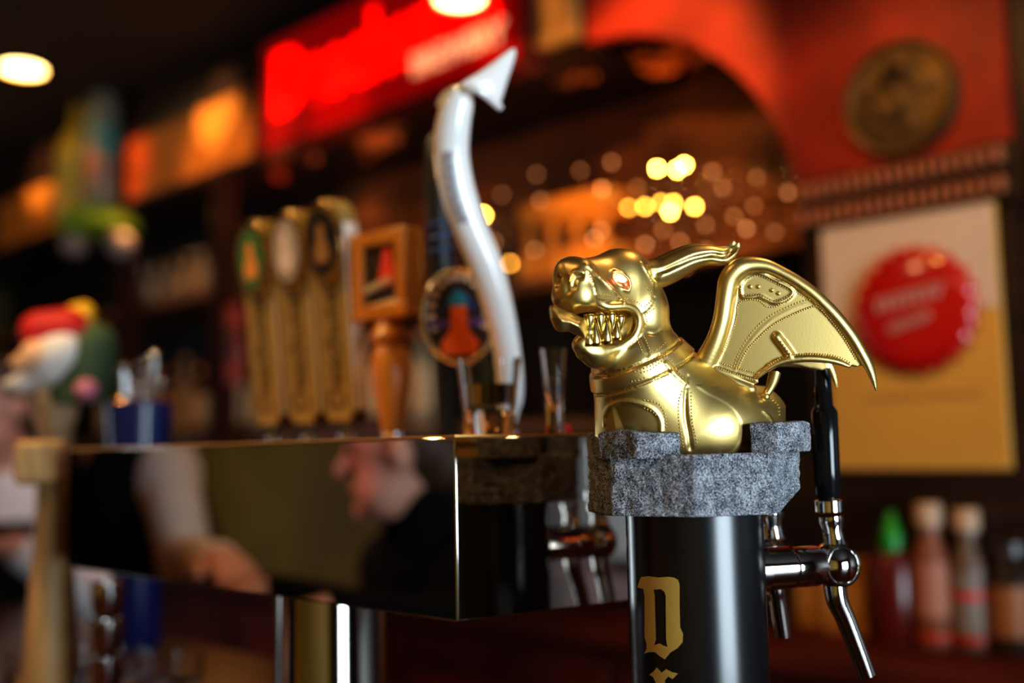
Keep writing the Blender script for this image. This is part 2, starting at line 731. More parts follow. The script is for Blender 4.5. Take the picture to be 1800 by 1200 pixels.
# --- creature: head, neck and torso as one body
F = Field((-97, -70, -10), (66, 74, 134), 0.9)
L = lambda *p: W(*p)
F.cone(L(1135, 765, 14), L(1295, 765, 26), 30, 28, 0)                  # torso
F.ell(L(1252, 756, 8), (36, 33, 33), 24)                               # shoulder
F.cone(L(1124, 650, 2), L(1136, 775, 12), 27.5, 32, 22)                # breast
F.cone(L(1128, 655, 2), L(1190, 750, 14), 26, 36, 24)
F.cone(L(1120, 560, 0), L(1124, 648, 0), 19, 27, 8)                    # neck
F.cone(L(1180, 690, 14), L(1335, 735, 28), 22, 14, 26)                 # back
F.ell(L(1102, 492, -1), (19, 21, 19.5), 8)                             # cranium
F.ell(L(1089, 470, -9), (13, 12, 11.5), 8)                             # brow bulge
F.ell(L(1138, 540, 2), (13, 17, 17), 10)                               # jaw muscle
F.cone(L(1085, 506, -8), L(1030, 508, -32), 17, 13.5, 8)               # muzzle
F.cone(L(1072, 476, -8), L(1020, 476, -34), 11, 8, 8)                  # bridge
F.cone(L(1100, 526, -12), L(1042, 520, -33), 8, 9, 8)                  # upper lip
F.ell(L(1012, 505, -39), (12.5, 11, 18), 6)                            # nose block
F.ell(L(1000, 470, -36), (8.5, 8, 7), 5)
F.ell(L(1024, 476, -42), (6.5, 6.5, 7), 5)
F.ell(L(988, 492, -34), (6.5, 7, 9), 5)
F.ell(L(990, 522, -38), (8, 7, 8), 5)
F.ell(L(1022, 522, -44), (8, 6, 8.5), 5)
F.cone(L(1118, 604, -2), L(1046, 616, -27), 15, 10, 8)                 # lower jaw
F.cone(L(1050, 622, -26), L(1022, 606, -36), 9, 6.5, 6)                # chin
F.cone(L(1098, 578, -30), L(1030, 572, -52), 11.5, 12, 3, sub=True)    # open mouth
F.cone(L(1012, 556, -60), L(1040, 568, -40), 8, 9, 3, sub=True)

_, X, Y, Z = F._sl(F.lo, np.array([500, 500, 500]))
F.D = np.maximum(F.D, (np.sqrt((X - 5.3) ** 2 + (Y - 15) ** 2) - (62.5 + np.maximum(0, Z - 2) * 1.0)).astype(np.float32))


def on(px, py, sink=0.0, default=-20.0):
    w = W(px, py)
    d = F.depth_at(w[0], w[2])
    return (w[0], (default if d is None else d) + sink, w[2])


def line(pts, fac, o, step=1.2, sink=0.0, smooth=True):
    pp = [Vector((x / fac + o[0], y / fac + o[1], 0)) for x, y in pts]
    if smooth:
        pp = catmull(pp, 6)
    return [on(p.x, p.y, sink) for p in dense(pp, step)]


HO = (940, 420)     # head picture: five to one
CO = (1020, 600)    # chest picture: 3.871 to one
# nostrils: the rim first, then the hollow
F.chain(catmull([on(1024, 480, 0.3), on(1016, 477, 0.3), on(1008, 481, 0.3), on(1003, 490, 0.3), on(1003, 502, 0.3)], 4), 1.7, 1.5)
F.chain([on(1021, 486, 0.2), on(1013, 487, 0.2), on(1009, 494, 0.2), on(1008, 503, 0.4)], 2.1, 1.5, sub=True)
F.chain([on(994, 488), on(997, 503), on(999, 512)], 1.2, 3, sub=True)
F.chain([on(982, 489, 0.6), on(981, 499, 0.6)], 1.6, 2.5, sub=True)
# heavy lip round the open mouth
lip = [(500, 515), (560, 560), (640, 592), (740, 590), (820, 595), (885, 640), (915, 710), (905, 790), (860, 870), (780, 930), (680, 975), (580, 1000), (490, 1000), (440, 960)]
dl = [-42, -39, -36, -32, -28, -24, -22, -22, -23, -25, -29, -33, -37, -39]
F.chain(catmull([W(x / 5 + HO[0], y / 5 + HO[1], d) for (x, y), d in zip(lip, dl)], 4), np.interp(np.linspace(0, 13, 53), range(14), [2.6, 3.0, 3.2, 3.3, 3.3, 3.3, 3.2, 3.2, 3.2, 3.1, 2.9, 2.7, 2.5, 2.0]).tolist(), 2.0)
F.chain([L(1036, 584, -40), L(1022, 602, -38), L(1024, 620, -33)], [4.2, 4.4, 4.6], 2.0)
# eye socket, lids
F.ell(on(1090, 490, -1.5), (5.5, 3.2, 4.6), 2, sub=True)
lid = [(668, 300), (710, 282), (770, 300), (825, 350), (842, 410), (825, 455), (770, 440), (715, 400), (680, 350), (668, 300)]
lidp = [on(x / 5 + HO[0], y / 5 + HO[1], 0.4) for x, y in lid]
ym = sum(p[1] for p in lidp) / len(lidp)
F.chain([(p[0], 0.5 * p[1] + 0.5 * ym - 0.4, p[2]) for p in lidp], 1.15, 0.8)
# muzzle straps
F.chain(line([(450, 225), (520, 290), (620, 380), (720, 480), (790, 560)], 5, HO, sink=0.2), 1.0, 0.8)
F.chain(line([(465, 280), (500, 350), (530, 450), (545, 500), (600, 525), (720, 530)], 5, HO, sink=0.2), 0.8, 0.6)
# collar round the neck
c0 = np.array(W(1122, 642, 0))
nn = Vector((-0.36, -0.20, 0.91)).normalized()
s, X, Y, Z = F._sl(c0 - 42, c0 + 42)
pl = (X - c0[0]) * nn.x + (Y - c0[1]) * nn.y + (Z - c0[2]) * nn.z
base = F.D[s].copy()
band = np.maximum(base - 1.3, np.abs(pl) - 5.2)
F.D[s] = np.minimum(base, band)
for off in (-6.4, 6.4):       # the folds beside it
    groove = np.maximum(np.abs(base) - 0.9, np.abs(pl - off) - 0.6)
    F.D[s] = np.maximum(F.D[s], -groove)
# carved seams and raised panels of the chest and head
F.chain(line([(735, 230), (722, 320), (715, 420), (718, 520), (735, 620), (752, 730)], 3.871, CO, sink=-0.3), [0.7 + 0.9 * min(1, i / 60) for i in range(200)][:len(line([(735, 230), (722, 320), (715, 420), (718, 520), (735, 620), (752, 730)], 3.871, CO))], 1.0, sub=True)
F.chain(line([(580, 150), (640, 220), (715, 290)], 3.871, CO, sink=0.5), 1.5, 1.2)
F.chain(line([(165, 560), (170, 500), (215, 435), (310, 408), (410, 425), (500, 470), (545, 540), (550, 620)], 3.871, CO, sink=0.5), 1.3, 1.2)
F.chain(line([(1000, 240), (1050, 340), (1062, 440), (1040, 540), (990, 610), (940, 650)], 5, HO, sink=-0.2), 0.7, 0.8, sub=True)
F.chain(line([(920, 860), (965, 930), (1000, 1030)], 5, HO, sink=-0.2), 0.7, 0.8, sub=True)
F.chain(line([(1000, 830), (1060, 835), (1110, 800)], 5, HO, sink=-0.2), 0.6, 1.2, sub=True)
F.chain(line([(940, 215), (1000, 320), (1040, 390)], 5, HO, sink=0.5), 1.1, 0.8)
F.chain(line([(1240, 470), (1290, 520), (1310, 560)], 3.871, CO, sink=0.4), 0.9, 0.8)

studs = MB()


def stud_line(pts, fac, o, gap, r, smooth=True, field=None):
    pp = [Vector((x / fac + o[0], y / fac + o[1], 0)) for x, y in pts]
    if smooth:
        pp = catmull(pp, 8)
    acc, prev = gap, None
    for p in dense(pp, 0.5):
        if prev is not None:
            acc += (p - prev).length
        prev = p
        if acc >= gap:
            acc = 0
            h = on(p.x, p.y, 0.0, None) if (F.depth_at(*[W(p.x, p.y)[i] for i in (0, 2)]) is not None) else None
            if h:
                c = unwarp([h])[0]
                studs.sphere(c, r, 8)


for pts in ([(690, 340), (672, 400), (668, 480), (675, 570), (690, 660), (700, 720)], [(755, 350), (755, 430), (762, 540), (780, 620), (795, 700)],
            [(540, 430), (570, 480), (582, 540), (585, 600)], [(435, 400), (500, 410), (540, 430)], [(435, 455), (490, 480), (520, 510)],
            [(620, 130), (660, 200), (700, 250)], [(350, 272), (400, 262), (440, 245)], [(1310, 400), (1350, 440), (1355, 500)],
            [(370, 205), (430, 185), (480, 165), (530, 130), (575, 90), (590, 70)], [(415, 210), (470, 195), (520, 160), (570, 120), (600, 90)]):
    stud_line(pts, 3.871, CO, 5.6, 0.00062)
for pts in ([(440, 255), (490, 330), (505, 400), (512, 460), (525, 500)], [(545, 470), (600, 485), (680, 500)], [(790, 520), (850, 535), (910, 560), (950, 600)],
            [(960, 370), (980, 430), (1020, 460), (1035, 490), (1015, 550), (960, 600)], [(1080, 580), (1040, 620), (990, 650), (960, 675)],
            [(975, 680), (985, 720), (965, 770), (950, 800)], [(955, 850), (980, 900), (1000, 950), (1020, 990), (1060, 980), (1110, 945), (1145, 910)],
            [(830, 950), (870, 900), (900, 890), (920, 930), (940, 980), (955, 1010)], [(800, 560), (760, 520), (720, 500)]):
    stud_line(pts, 5, HO, 4.4, 0.00055)

dv, dq = F.mesh()
creature = np_obj('gold_creature', unwarp(dv), dq, gold, tower, extra=studs)
tag(creature, 'gold figure of a winged creature with bared teeth')
FH_body = F

# teeth
toothmat = mat('gold_teeth', (0.86, 0.66, 0.27), rough=0.22, metal=1.0)


def tooth(b, t, r, d):
    m_ = MB()
    b_, t_ = Vector(W(*b, d)), Vector(W(*t, d - 1.2))
    m_.tube([b_, b_.lerp(t_, 0.18), b_.lerp(t_, 0.38), b_.lerp(t_, 0.62), b_.lerp(t_, 0.84), t_], [r * 1.20, r * 1.22, r * 1.02, r * 0.70, r * 0.32, 0.06], 10)
    np_obj('tooth', unwarp(m_.v), m_.f, toothmat, creature)


for (b, t, r, d) in (((1036, 552), (1036, 587), 3.2, -40), ((1053, 550), (1057, 590), 3.4, -36), ((1073, 549), (1076, 588), 3.3, -32), ((1090, 554), (1089, 587), 3.0, -28.5),
                     ((1036, 608), (1034, 576), 2.6, -41), ((1047, 608), (1045, 562), 3.6, -39.5), ((1066, 604), (1066, 560), 3.6, -35.5), ((1083, 597), (1083, 561), 3.2, -31.5)):
    tooth(b, t, r, d)

# lower lip spur that sticks out in front
f = Field((-96, -66, 60), (-58, -26, 100), 0.7)
X, Z = f.ax[0][:, None, None], f.ax[2][None, None, :]
outl = [W(x / 5 + HO[0], y / 5 + HO[1]) for x, y in [(128, 600), (145, 582), (175, 585), (260, 625), (350, 665), (440, 705), (462, 760), (460, 830), (440, 870), (380, 845), (300, 805), (250, 812), (205, 808), (175, 780), (140, 700)]]
d2 = poly_sdf(X, Z, [(p[0], p[2]) for p in outl])
yc = -45 + (X + 66) * 0.35
f.D = (d2 + (f.ax[1][None, :, None] - yc) ** 2 / 15.0 - 0.3 + 0.9 * np.exp(-((Z - (88 - (X + 88) * 0.35)) / 1.2) ** 2) * 0).astype(np.float32)
vv, qq = f.mesh()
np_obj('tongue', unwarp(vv), qq, gold, creature)

# eye
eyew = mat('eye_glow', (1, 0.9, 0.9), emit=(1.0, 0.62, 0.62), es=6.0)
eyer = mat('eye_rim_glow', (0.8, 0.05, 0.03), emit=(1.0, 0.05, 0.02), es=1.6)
ec = on(1090, 490, 1.6)
em = MB()
cc = Vector(unwarp([ec])[0])
em.sphere((0, 0, 0), 1.0, 20)
EYE = cc.copy()
em.v = [tuple(cc + RH * (x * 0.0046) + FH * (y * 0.0026) + Vector((0, 0, z * 0.0031 - x * 0.0011))) for x, y, z in em.v]
em.build('eye', eyew, creature)
em = MB()
em.sphere((0, 0, 0), 1.0, 20)
cc2 = cc + FH * 0.0009
em.v = [tuple(cc2 + RH * (x * 0.0066) + FH * (y * 0.0028) + Vector((0, 0, z * 0.0052 - x * 0.0020))) for x, y, z in em.v]
em.build('eye_rim', eyer, creature)

# ear
f = Field((-34, -22, 96), (42, 30, 142), 0.65)
X, Z = f.ax[0][:, None, None], f.ax[2][None, None, :]
Yv = f.ax[1][None, :, None]
ear = [(1122, 462), (1140, 459), (1158, 457), (1184, 444), (1213, 433), (1243, 431), (1268, 435), (1284, 435), (1298, 425), (1302, 434), (1294, 451), (1281, 464), (1268, 467), (1239, 467), (1213, 480), (1184, 497), (1155, 506), (1140, 484)]
ep = [W(p.x, p.y) for p in catmull([Vector((x, y, 0)) for x, y in ear + [ear[0]]], 4)[:-1]]
d2 = poly_sdf(X, Z, [(p[0], p[2]) for p in ep])
cen = catmull([Vector(W(x, y)) for x, y in [(1120, 478), (1160, 478), (1190, 466), (1220, 453), (1250, 448), (1275, 450), (1296, 432)]], 4)
dc = np.full(d2.shape, 1e9, np.float32)
for i in range(len(cen) - 1):
    a, b = cen[i], cen[i + 1]
    ba = b - a
    t = np.clip(((X - a.x) * ba.x + (Z - a.z) * ba.z) / (ba.x ** 2 + ba.z ** 2), 0, 1)
    dc = np.minimum(dc, np.sqrt((X - a.x - t * ba.x) ** 2 + (Z - a.z - t * ba.z) ** 2))
yc = -2 + (X + 31) * 0.10
gro = np.where(Yv < yc, 4.4 * np.exp(-(dc / 1.7) ** 2), 0)
f.D = (d2 + (Yv - yc) ** 2 / 10.0 + gro - 0.3).astype(np.float32)
f.cone(W(1118, 486, -4), W(1150, 482, -1), 8, 7, 4)
f.blur(2)
vv, qq = f.mesh()
np_obj('ear', unwarp(vv), qq, gold, creature)
f2 = vv.copy()
f2[:, 1] += 24
f2[:, 2] += 1.0
f2[:, 0] -= 3
np_obj('ear', unwarp(f2), qq, gold, creature)

# wings
WO = (1200, 420)     # wing picture: four to one


def wl(x, y):
    return (x / 4 + WO[0], y / 4 + WO[1])


def ysurf(X):
    return 3 - (X - 17) * 0.07 + 0.0003 * (X - 60) ** 2


F = Field((-14, -34, 20), (134, 36, 132), 0.8)
X, Z = F.ax[0][:, None, None], F.ax[2][None, None, :]
Yv = F.ax[1][None, :, None]
mem = [(1240, 650), (1262, 610), (1275, 580), (1288, 530), (1298, 490), (1330, 468), (1375, 483), (1420, 510), (1465, 555), (1503, 600), (1520, 640), (1505, 645), (1480, 640), (1455, 634), (1430, 630), (1405, 630), (1380, 635), (1355, 647), (1335, 662), (1325, 676), (1318, 692), (1255, 668)]
mp = [W(x, y) for x, y in mem]
d2 = poly_sdf(X, Z, [(p[0], p[2]) for p in mp])
ys = ysurf(X) + 0 * Z
memb = np.maximum(d2, np.abs(Yv - ys - 1.5) - 2.2)
F.D = memb.astype(np.float32)
patch = [wl(*p) for p in [(405, 345), (430, 285), (490, 246), (560, 246), (640, 285), (740, 335), (775, 370), (755, 405), (700, 437), (645, 447), (590, 425), (540, 403), (480, 408), (420, 405)]]
pd = poly_sdf(X, Z, [(W(*p)[0], W(*p)[2]) for p in catmull([Vector((x, y, 0)) for x, y in patch + [patch[0]]], 3)[:-1] for p in [(p.x, p.y)]])
ring = np.maximum(np.abs(pd) - 0.9, np.abs(Yv - ys) - 1.9)
F.put((slice(None),) * 3, ring.astype(np.float32), 1.0)
inner = np.maximum(np.maximum(pd, -(pd + 40)), np.abs(Yv - ys + 1.0) - 1.2)
F.put((slice(None),) * 3, np.where(pd < 0.8, np.maximum(pd - 0.5, np.abs(Yv - ys) - 1.15), 1e3).astype(np.float32), 0.6)


def WS(px, py, sink=0.0):
    w = W(px, py)
    return (w[0], float(ysurf(np.float32(w[0]))) + sink, w[2])


arm = [(1212, 690, 30, 10), (1230, 658, 25, 6), (1247, 625, 21, 3), (1260, 595, 18, 1), (1270, 560, 17, 0), (1276, 520, 17.5, 0), (1282, 492, 19, 0), (1296, 474, 19, 0), (1317, 466, 15.5, 0), (1345, 467, 12.5, 0), (1372, 478, 11, 0), (1400, 494, 11, 0), (1430, 516, 11, 0), (1465, 550, 11, 0), (1495, 587, 10.5, 0), (1515, 620, 10, 0), (1528, 645, 8.5, 0), (1536, 668, 5.5, 0), (1540, 686, 2, 0)]
_a = catmull([Vector((a, b, r)) for a, b, r, s in arm], 5)
_s = catmull([Vector((s, 0, 0)) for a, b, r, s in arm], 5)
F.chain([WS(a.x, a.y, s.x) for a, s in zip(_a, _s)], [a.z * PXM for a in _a], 1.5)
cap = [WS(*wl(665, 690), -1.2), WS(*wl(720, 765), -1.2), WS(*wl(762, 825), -1.0)]
F.chain(cap, 3.1, 0.8)
edge = [WS(*wl(x, y), -1.5) for x, y in [(520, 975), (600, 912), (700, 862), (820, 842), (950, 842), (1080, 862), (1170, 895)]]
F.chain(catmull(edge, 5), np.interp(np.linspace(0, 6, 31), range(7), [1.2, 1.9, 2.4, 2.6, 2.5, 2.1, 1.2]).tolist(), 0.8)
F.chain([WS(*wl(x, y), -0.4) for x, y in [(225, 905), (350, 950), (470, 985), (520, 1000)]], 1.6, 0.8)
F.chain([WS(*wl(x, y), 0.2) for x, y in [(225, 945), (350, 1000), (480, 1060)]], 3.6, 2)
F.chain([WS(*wl(v_.x, v_.y), 0.5) for v_ in catmull([Vector((x, y, 0)) for x, y in [(370, 920), (430, 790), (520, 670), (620, 575), (740, 505), (850, 460), (935, 452)]], 5)], 1.1, 0.8)
studs = MB()
WR = 0.00064
stud_line([(240, 860), (300, 760), (350, 640), (380, 540), (385, 470), (410, 440), (470, 425), (540, 435), (590, 475), (650, 475), (720, 440), (780, 395)], 4, WO, 3.9, WR)
stud_line([(360, 890), (410, 770), (500, 640), (600, 550), (720, 485), (850, 432), (905, 425)], 4, WO, 5.2, WR)
stud_line([(392, 900), (445, 790), (535, 690), (640, 600), (760, 535), (880, 485), (945, 475), (1020, 550), (1100, 650), (1170, 760), (1222, 850)], 4, WO, 4.2, 0.00080)
stud_line([(545, 925), (620, 875), (720, 825), (860, 808), (1000, 810), (1100, 830), (1175, 868)], 4, WO, 4.2, WR)
stud_line([(245, 860), (300, 882), (370, 905), (450, 925), (520, 945)], 4, WO, 3.9, WR)
stud_line([(225, 895), (350, 940), (510, 990)], 4, WO, 3.9, WR)
stud_line([(690, 725), (760, 820)], 4, WO, 6.2, 0.0010, smooth=False)
stud_line([(415, 390), (412, 340), (450, 285), (500, 262), (560, 265), (640, 305), (735, 352)], 4, WO, 4.2, 0.00050)
stud_line([(425, 395), (500, 392), (560, 402), (620, 430), (680, 430), (740, 400)], 4, WO, 4.2, 0.00050)
stud_line([(785, 365), (850, 405), (905, 440)], 4, WO, 4.2, 0.0005)
for x, y in ((475, 335), (530, 335), (625, 360), (672, 382)):
    px, py = wl(x, y)
    studs.sphere(unwarp([on(px, py, 0.2)])[0], 0.0016, 10)
vv, qq = F.mesh()
np_obj('wing', unwarp(vv), qq, gold, creature, extra=studs)
v2 = vv.copy()
v2[:, 1] = 46 - 0.75 * (v2[:, 1] - 2) - (v2[:, 0] - 17) * 0.05
v2[:, 0] = (v2[:, 0] - 10) * 0.76 + 12
v2[:, 2] = (v2[:, 2] - 40) * 0.76 + 41
np_obj('wing', unwarp(v2), qq[:, ::-1], gold, creature)
# small claw under the near wing
cl = MB()
cl.tube(unwarp([W(1362, 655, 10), W(1358, 670, 8), W(1352, 684, 5), W(1346, 694, 3)]), [0.0042, 0.0038, 0.003, 0.0022], 12, smooth=2)
cl.sphere(unwarp([W(1345, 697, 2)])[0], 0.0032, 12)
cl.build('claw', gold, creature)


# --- taps on the tower
def tap(origin_axis, dv, r0, length, zc, spout_len, name='faucet', parent=tower, sc=1.0, spout_out=0.022):
    """one chrome faucet sticking out of a vertical surface along dv"""
    dv = dv.normalized()
    o = Vector((origin_axis.x, origin_axis.y, zc))
    up = Vector((0, 0, 1))
    m = MB()
    m.lathe([(0.0165 * sc, r0 - 0.006), (0.0165 * sc, r0 + 0.004), (0.0148 * sc, r0 + 0.005), (0.0148 * sc, r0 + 0.024), (0.0128 * sc, r0 + 0.0245), (0.0128 * sc, r0 + 0.0265), (0.0142 * sc, r0 + 0.027), (0.0142 * sc, length - 0.016), (0.012 * sc, length - 0.012), (0.012 * sc, length)], o, dv, n=40)
    fb = m.build('faucet', chrome, parent)
    c = o + dv * length
    # ball body with a ring, neck, collar
    m = MB()
    m.sphere(c, 0.0165 * sc, 28)
    m.lathe([(0.0095 * sc, 0.006), (0.0078 * sc, 0.014), (0.0068 * sc, 0.020), (0.0085 * sc, 0.026), (0.0085 * sc, 0.030)], c + dv * 0.002 + up * 0.004, (up - dv * 0.10), n=28)
    m.build('faucet_body', chrome, fb)
    m = MB()
    tdir = (RH * 0.35 - FH * 0.93)
    rp = []
    ux, uy = (RH * 0.93 + FH * 0.35), up
    for k in range(41):
        th = 2 * PI * k / 40
        rp.append(c + tdir * 0.0100 + (ux * math.cos(th) + uy * math.sin(th)) * 0.0136 * sc)
    m.tube(rp, 0.0013 * sc, 10)
    m.build('ring', chrome, fb)
    m = MB()
    m.lathe([(0.0075 * sc, 0), (0.0098 * sc, 0.001), (0.0098 * sc, 0.0085), (0.0082 * sc, 0.0095)], c + up * 0.036 - dv * 0.002, up, n=32)
    m.build('collar', chrome, fb)
    m = MB()
    p0 = c - up * 0.008
    m.tube([p0, p0 - up * 0.016 + dv * 0.001, p0 - up * (spout_len * 0.45) + dv * (spout_out * 0.35), p0 - up * spout_len + dv * spout_out], [0.0082 * sc, 0.0076 * sc, 0.0070 * sc, 0.0066 * sc], 20, smooth=3)
    m.build('spout', chrome, fb)
    return c + up * 0.046 - dv * 0.002


zt = P(1390, 995, 0.757).z
d1 = (RH * 0.955 + FH * 0.30)
h1 = tap(AX, d1, CR, 0.108, zt, 0.070)
d2_ = (RH * 0.70 + FH * 0.71)
h2 = tap(AX, d2_, CR, 0.099, zt + 0.002, 0.050, spout_out=0.008)
m = MB()
m.lathe([(0.0072, 0), (0.0088, 0.003), (0.0092, 0.030), (0.0094, 0.061), (0.0086, 0.063), (0.0066, 0.066), (0.0062, 0.082), (0.0058, 0.094), (0.003, 0.097)], h1, (0, 0, 1), n=36)
solo(m, 'tap_handle', black_gloss, 'glossy black tap handle screwed on the faucet right of the gold creature', 'tap handle')
m = MB()
m.lathe([(0.0065, 0), (0.008, 0.004), (0.0085, 0.040), (0.006, 0.046), (0.002, 0.048)], h2, (0, 0, 1), n=24)
solo(m, 'tap_handle', black_gloss, 'short black tap handle on the rear faucet, behind the stone crown', 'tap handle')

# ================================================================== materials of the room
dark_wood = mat('dark_wood', (0.030, 0.011, 0.007), rough=0.45, noise_amt=0.6, nscale=6, stretch=(1, 1, 6))
red_wood = mat('red_brown_wood', (0.085, 0.012, 0.007), rough=0.65, spec=0.15, noise_amt=0.5, nscale=5, stretch=(1, 4, 1))
black_wall = mat('black_brown_wall', (0.012, 0.006, 0.005), rough=0.6, noise_amt=0.4, nscale=8)
ceil_m = mat('dark_brown_ceiling', (0.020, 0.008, 0.005), rough=0.8, noise_amt=0.3, nscale=4)
floor_m = mat('dark_floor_boards', (0.05, 0.025, 0.015), rough=0.4, noise_amt=0.5, nscale=5, stretch=(1, 8, 1))
mustard = mat('mustard_wall_paint', (0.42, 0.22, 0.02), rough=0.7, noise_amt=0.35, nscale=2)
olive = mat('olive_wall_paint', (0.12, 0.11, 0.02), rough=0.7, noise_amt=0.35, nscale=2)
red_panel = mat('red_painted_panel', (0.34, 0.018, 0.004), rough=0.55, noise_amt=0.5, nscale=5)
orange_panel = mat('orange_painted_panel', (0.62, 0.22, 0.025), rough=0.5, noise_amt=0.3, nscale=5)
orange_wood = mat('orange_varnished_wood', (0.70, 0.27, 0.04), rough=0.32, noise_amt=0.3, nscale=30, stretch=(1, 1, 0.2), coat=0.3)
pale_wood = mat('pale_wood', (0.52, 0.31, 0.12), rough=0.5, noise_amt=0.4, nscale=50, stretch=(1, 1, 0.15))
gold_wood = mat('gold_brown_wood', (0.46, 0.32, 0.095), rough=0.35, noise_amt=0.35, nscale=25, stretch=(1, 1, 0.3))
mirror = mat('mirror_steel', (0.62, 0.57, 0.52), rough=0.025, metal=1.0)
brass = mat('brass_edge', (0.75, 0.5, 0.2), rough=0.2, metal=1.0)
glass = mat('clear_glass', (0.96, 0.96, 0.95), rough=0.02, trans=1.0, ior=1.45)
amber_glass = mat('amber_glass', (0.75, 0.30, 0.04), rough=0.03, trans=1.0, ior=1.4)
beer = mat('pale_beer', (1.0, 0.62, 0.18), rough=0.1, trans=0.55, ior=1.33)
cream = mat('cream_paper', (0.80, 0.60, 0.34), rough=0.6, noise_amt=0.12, nscale=8)
white_gloss = mat('white_glossy_paint', (0.86, 0.84, 0.82), rough=0.18, coat=0.5)
dark_ink = mat('dark_ink', (0.06, 0.035, 0.02), rough=0.6)
soft_ink = mat('faded_brown_ink', (0.40, 0.22, 0.06), rough=0.6)
navy = mat('navy_blue_enamel', (0.010, 0.025, 0.16), rough=0.22, coat=0.6)
cap_red = mat('glossy_red_enamel', (0.46, 0.008, 0.006), rough=0.2, coat=0.5)
white_m = mat('off_white', (0.75, 0.72, 0.68), rough=0.5)
bronze = mat('dull_bronze', (0.20, 0.12, 0.035), rough=0.5, metal=0.5, col2=(0.02, 0.012, 0.006), nscale=9)
Xv, Yv3, Zv = Vector((1, 0, 0)), Vector((0, 1, 0)), Vector((0, 0, 1))
YW = 1.95          # face of the bulkhead and of the pier
SOF = 2.375        # underside of the bulkhead
CEIL = 2.85
XL, XR, YF, YB = -6.4, 3.2, -2.4, 2.42


def struct(mb, name, m, **k):
    return mb.build(name, m, None, kind='structure', **k)


struct(MB().box((XL, YF, -0.05), (XR, YB, 0)), 'floor', floor_m)
struct(MB().box((XL, YF, CEIL), (XR, YB, CEIL + 0.05)), 'ceiling', ceil_m)
struct(MB().box((XL, YB, 0), (XR, YB + 0.06, CEIL)), 'wall_back', black_wall)


def wall_with_hole(axis, pos, a0, a1, h, name, m):
    """wall across one axis with one window opening h = (a, b, z0, z1)"""
    w = MB()
    A, B, z0, z1 = h

    def bx(u0, u1, w0, w1):
        if axis == 'x':
            w.box((min(pos), u0, w0), (max(pos), u1, w1))
        else:
            w.box((u0, min(pos), w0), (u1, max(pos), w1))
    bx(a0, A, 0, CEIL)
    bx(B, a1, 0, CEIL)
    bx(A, B, 0, z0)
    bx(A, B, z1, CEIL)
    struct(w, name, m)


WR_ = (-0.75, 1.15, 0.30, 2.20)      # window opening in the right wall: y0, y1, z0, z1
WL_ = (-1.40, -0.45, 0.10, 2.2)      # window opening in the far left wall
wall_with_hole('x', (XR, XR + 0.08), YF, YB, WR_, 'wall_right', olive)
wall_with_hole('x', (XL - 0.08, XL), YF, YB, WL_, 'wall_left', olive)
struct(MB().box((XL, YF - 0.06, 0), (XR, YF, CEIL)), 'wall_front', mustard)
struct(MB().box((-3.55, YF, 0), (-3.25, YF + 0.03, CEIL)), 'trim_1', olive)
win_frame = mat('window_frame_wood', (0.10, 0.05, 0.03), rough=0.5)
pane_m = mat('window_glass', (0.95, 0.97, 1.0), rough=0.0, trans=1.0, ior=1.02)
for i, (h, x) in enumerate(((WR_, XR + 0.04), (WL_, XL - 0.04))):
    y0, y1, z0, z1 = h
    f = MB()
    for lo, hi in (((y0, z0), (y0 + 0.05, z1)), ((y1 - 0.05, z0), (y1, z1)), ((y0, z0), (y1, z0 + 0.05)), ((y0, z1 - 0.05), (y1, z1))):
        f.box((x - 0.03, lo[0], lo[1]), (x + 0.03, hi[0], hi[1]))
    fo = struct(f, 'window_%d' % (i + 1), win_frame)
    MB().box((x - 0.003, y0 + 0.05, z0 + 0.05), (x + 0.003, y1 - 0.05, z1 - 0.05)).build('pane', pane_m, fo)

# ------------------------------------------------------------------ bulkhead, arch and pier
struct(MB().box((XL, YW + 0.01, SOF), (-1.64, YB, CEIL)), 'trim_2', dark_wood)              # bulkhead over the back bar
AR, ACX, ACZ = 0.553, -1.63, SOF - 0.55
poly = [(ACX, CEIL), (ACX, SOF)]
for k in range(1, 25):
    th = PI / 2 * (1 - k / 24)
    poly.append((ACX + AR * math.cos(th), ACZ + 0.55 * math.sin(th)))
PIERX0, PIERX1 = ACX + AR, -0.665
poly += [(PIERX0, 1.90), (PIERX1, 1.90), (PIERX1, CEIL)]
arch = MB().prism(poly, (0, YW + 0.015, 0), Xv, Zv, 0.03)
struct(arch, 'wall_arch', red_panel)
struct(MB().box((PIERX0, YW + 0.0, 1.04), (PIERX1, YB, 1.90)).box((PIERX0 + 0.02, YW + 0.03, 1.90), (PIERX1, YB, CEIL)), 'wall_pier', dark_wood)
struct(MB().box((PIERX1, YW + 0.02, 0), (XR, YB, CEIL)), 'wall_side', dark_wood)
alc_wall = mat('warm_alcove_wall', (0.16, 0.045, 0.010), rough=0.6, noise_amt=0.6, nscale=5)
struct(MB().box((-3.2, YB - 0.03, 1.83), (PIERX0, YB - 0.005, SOF + 0.3)), 'wall_alcove', alc_wall)
wood_tan = mat('tan_boards', (0.50, 0.26, 0.07), rough=0.5, noise_amt=0.3, nscale=8, stretch=(6, 1, 1))
a, b = PY(915, 50, YW - 0.02), PY(1012, 30, YW - 0.02)
struct(MB().box((a.x, YW - 0.03, SOF + 0.015), (b.x, YW - 0.002, CEIL)), 'trim_3', wood_tan)

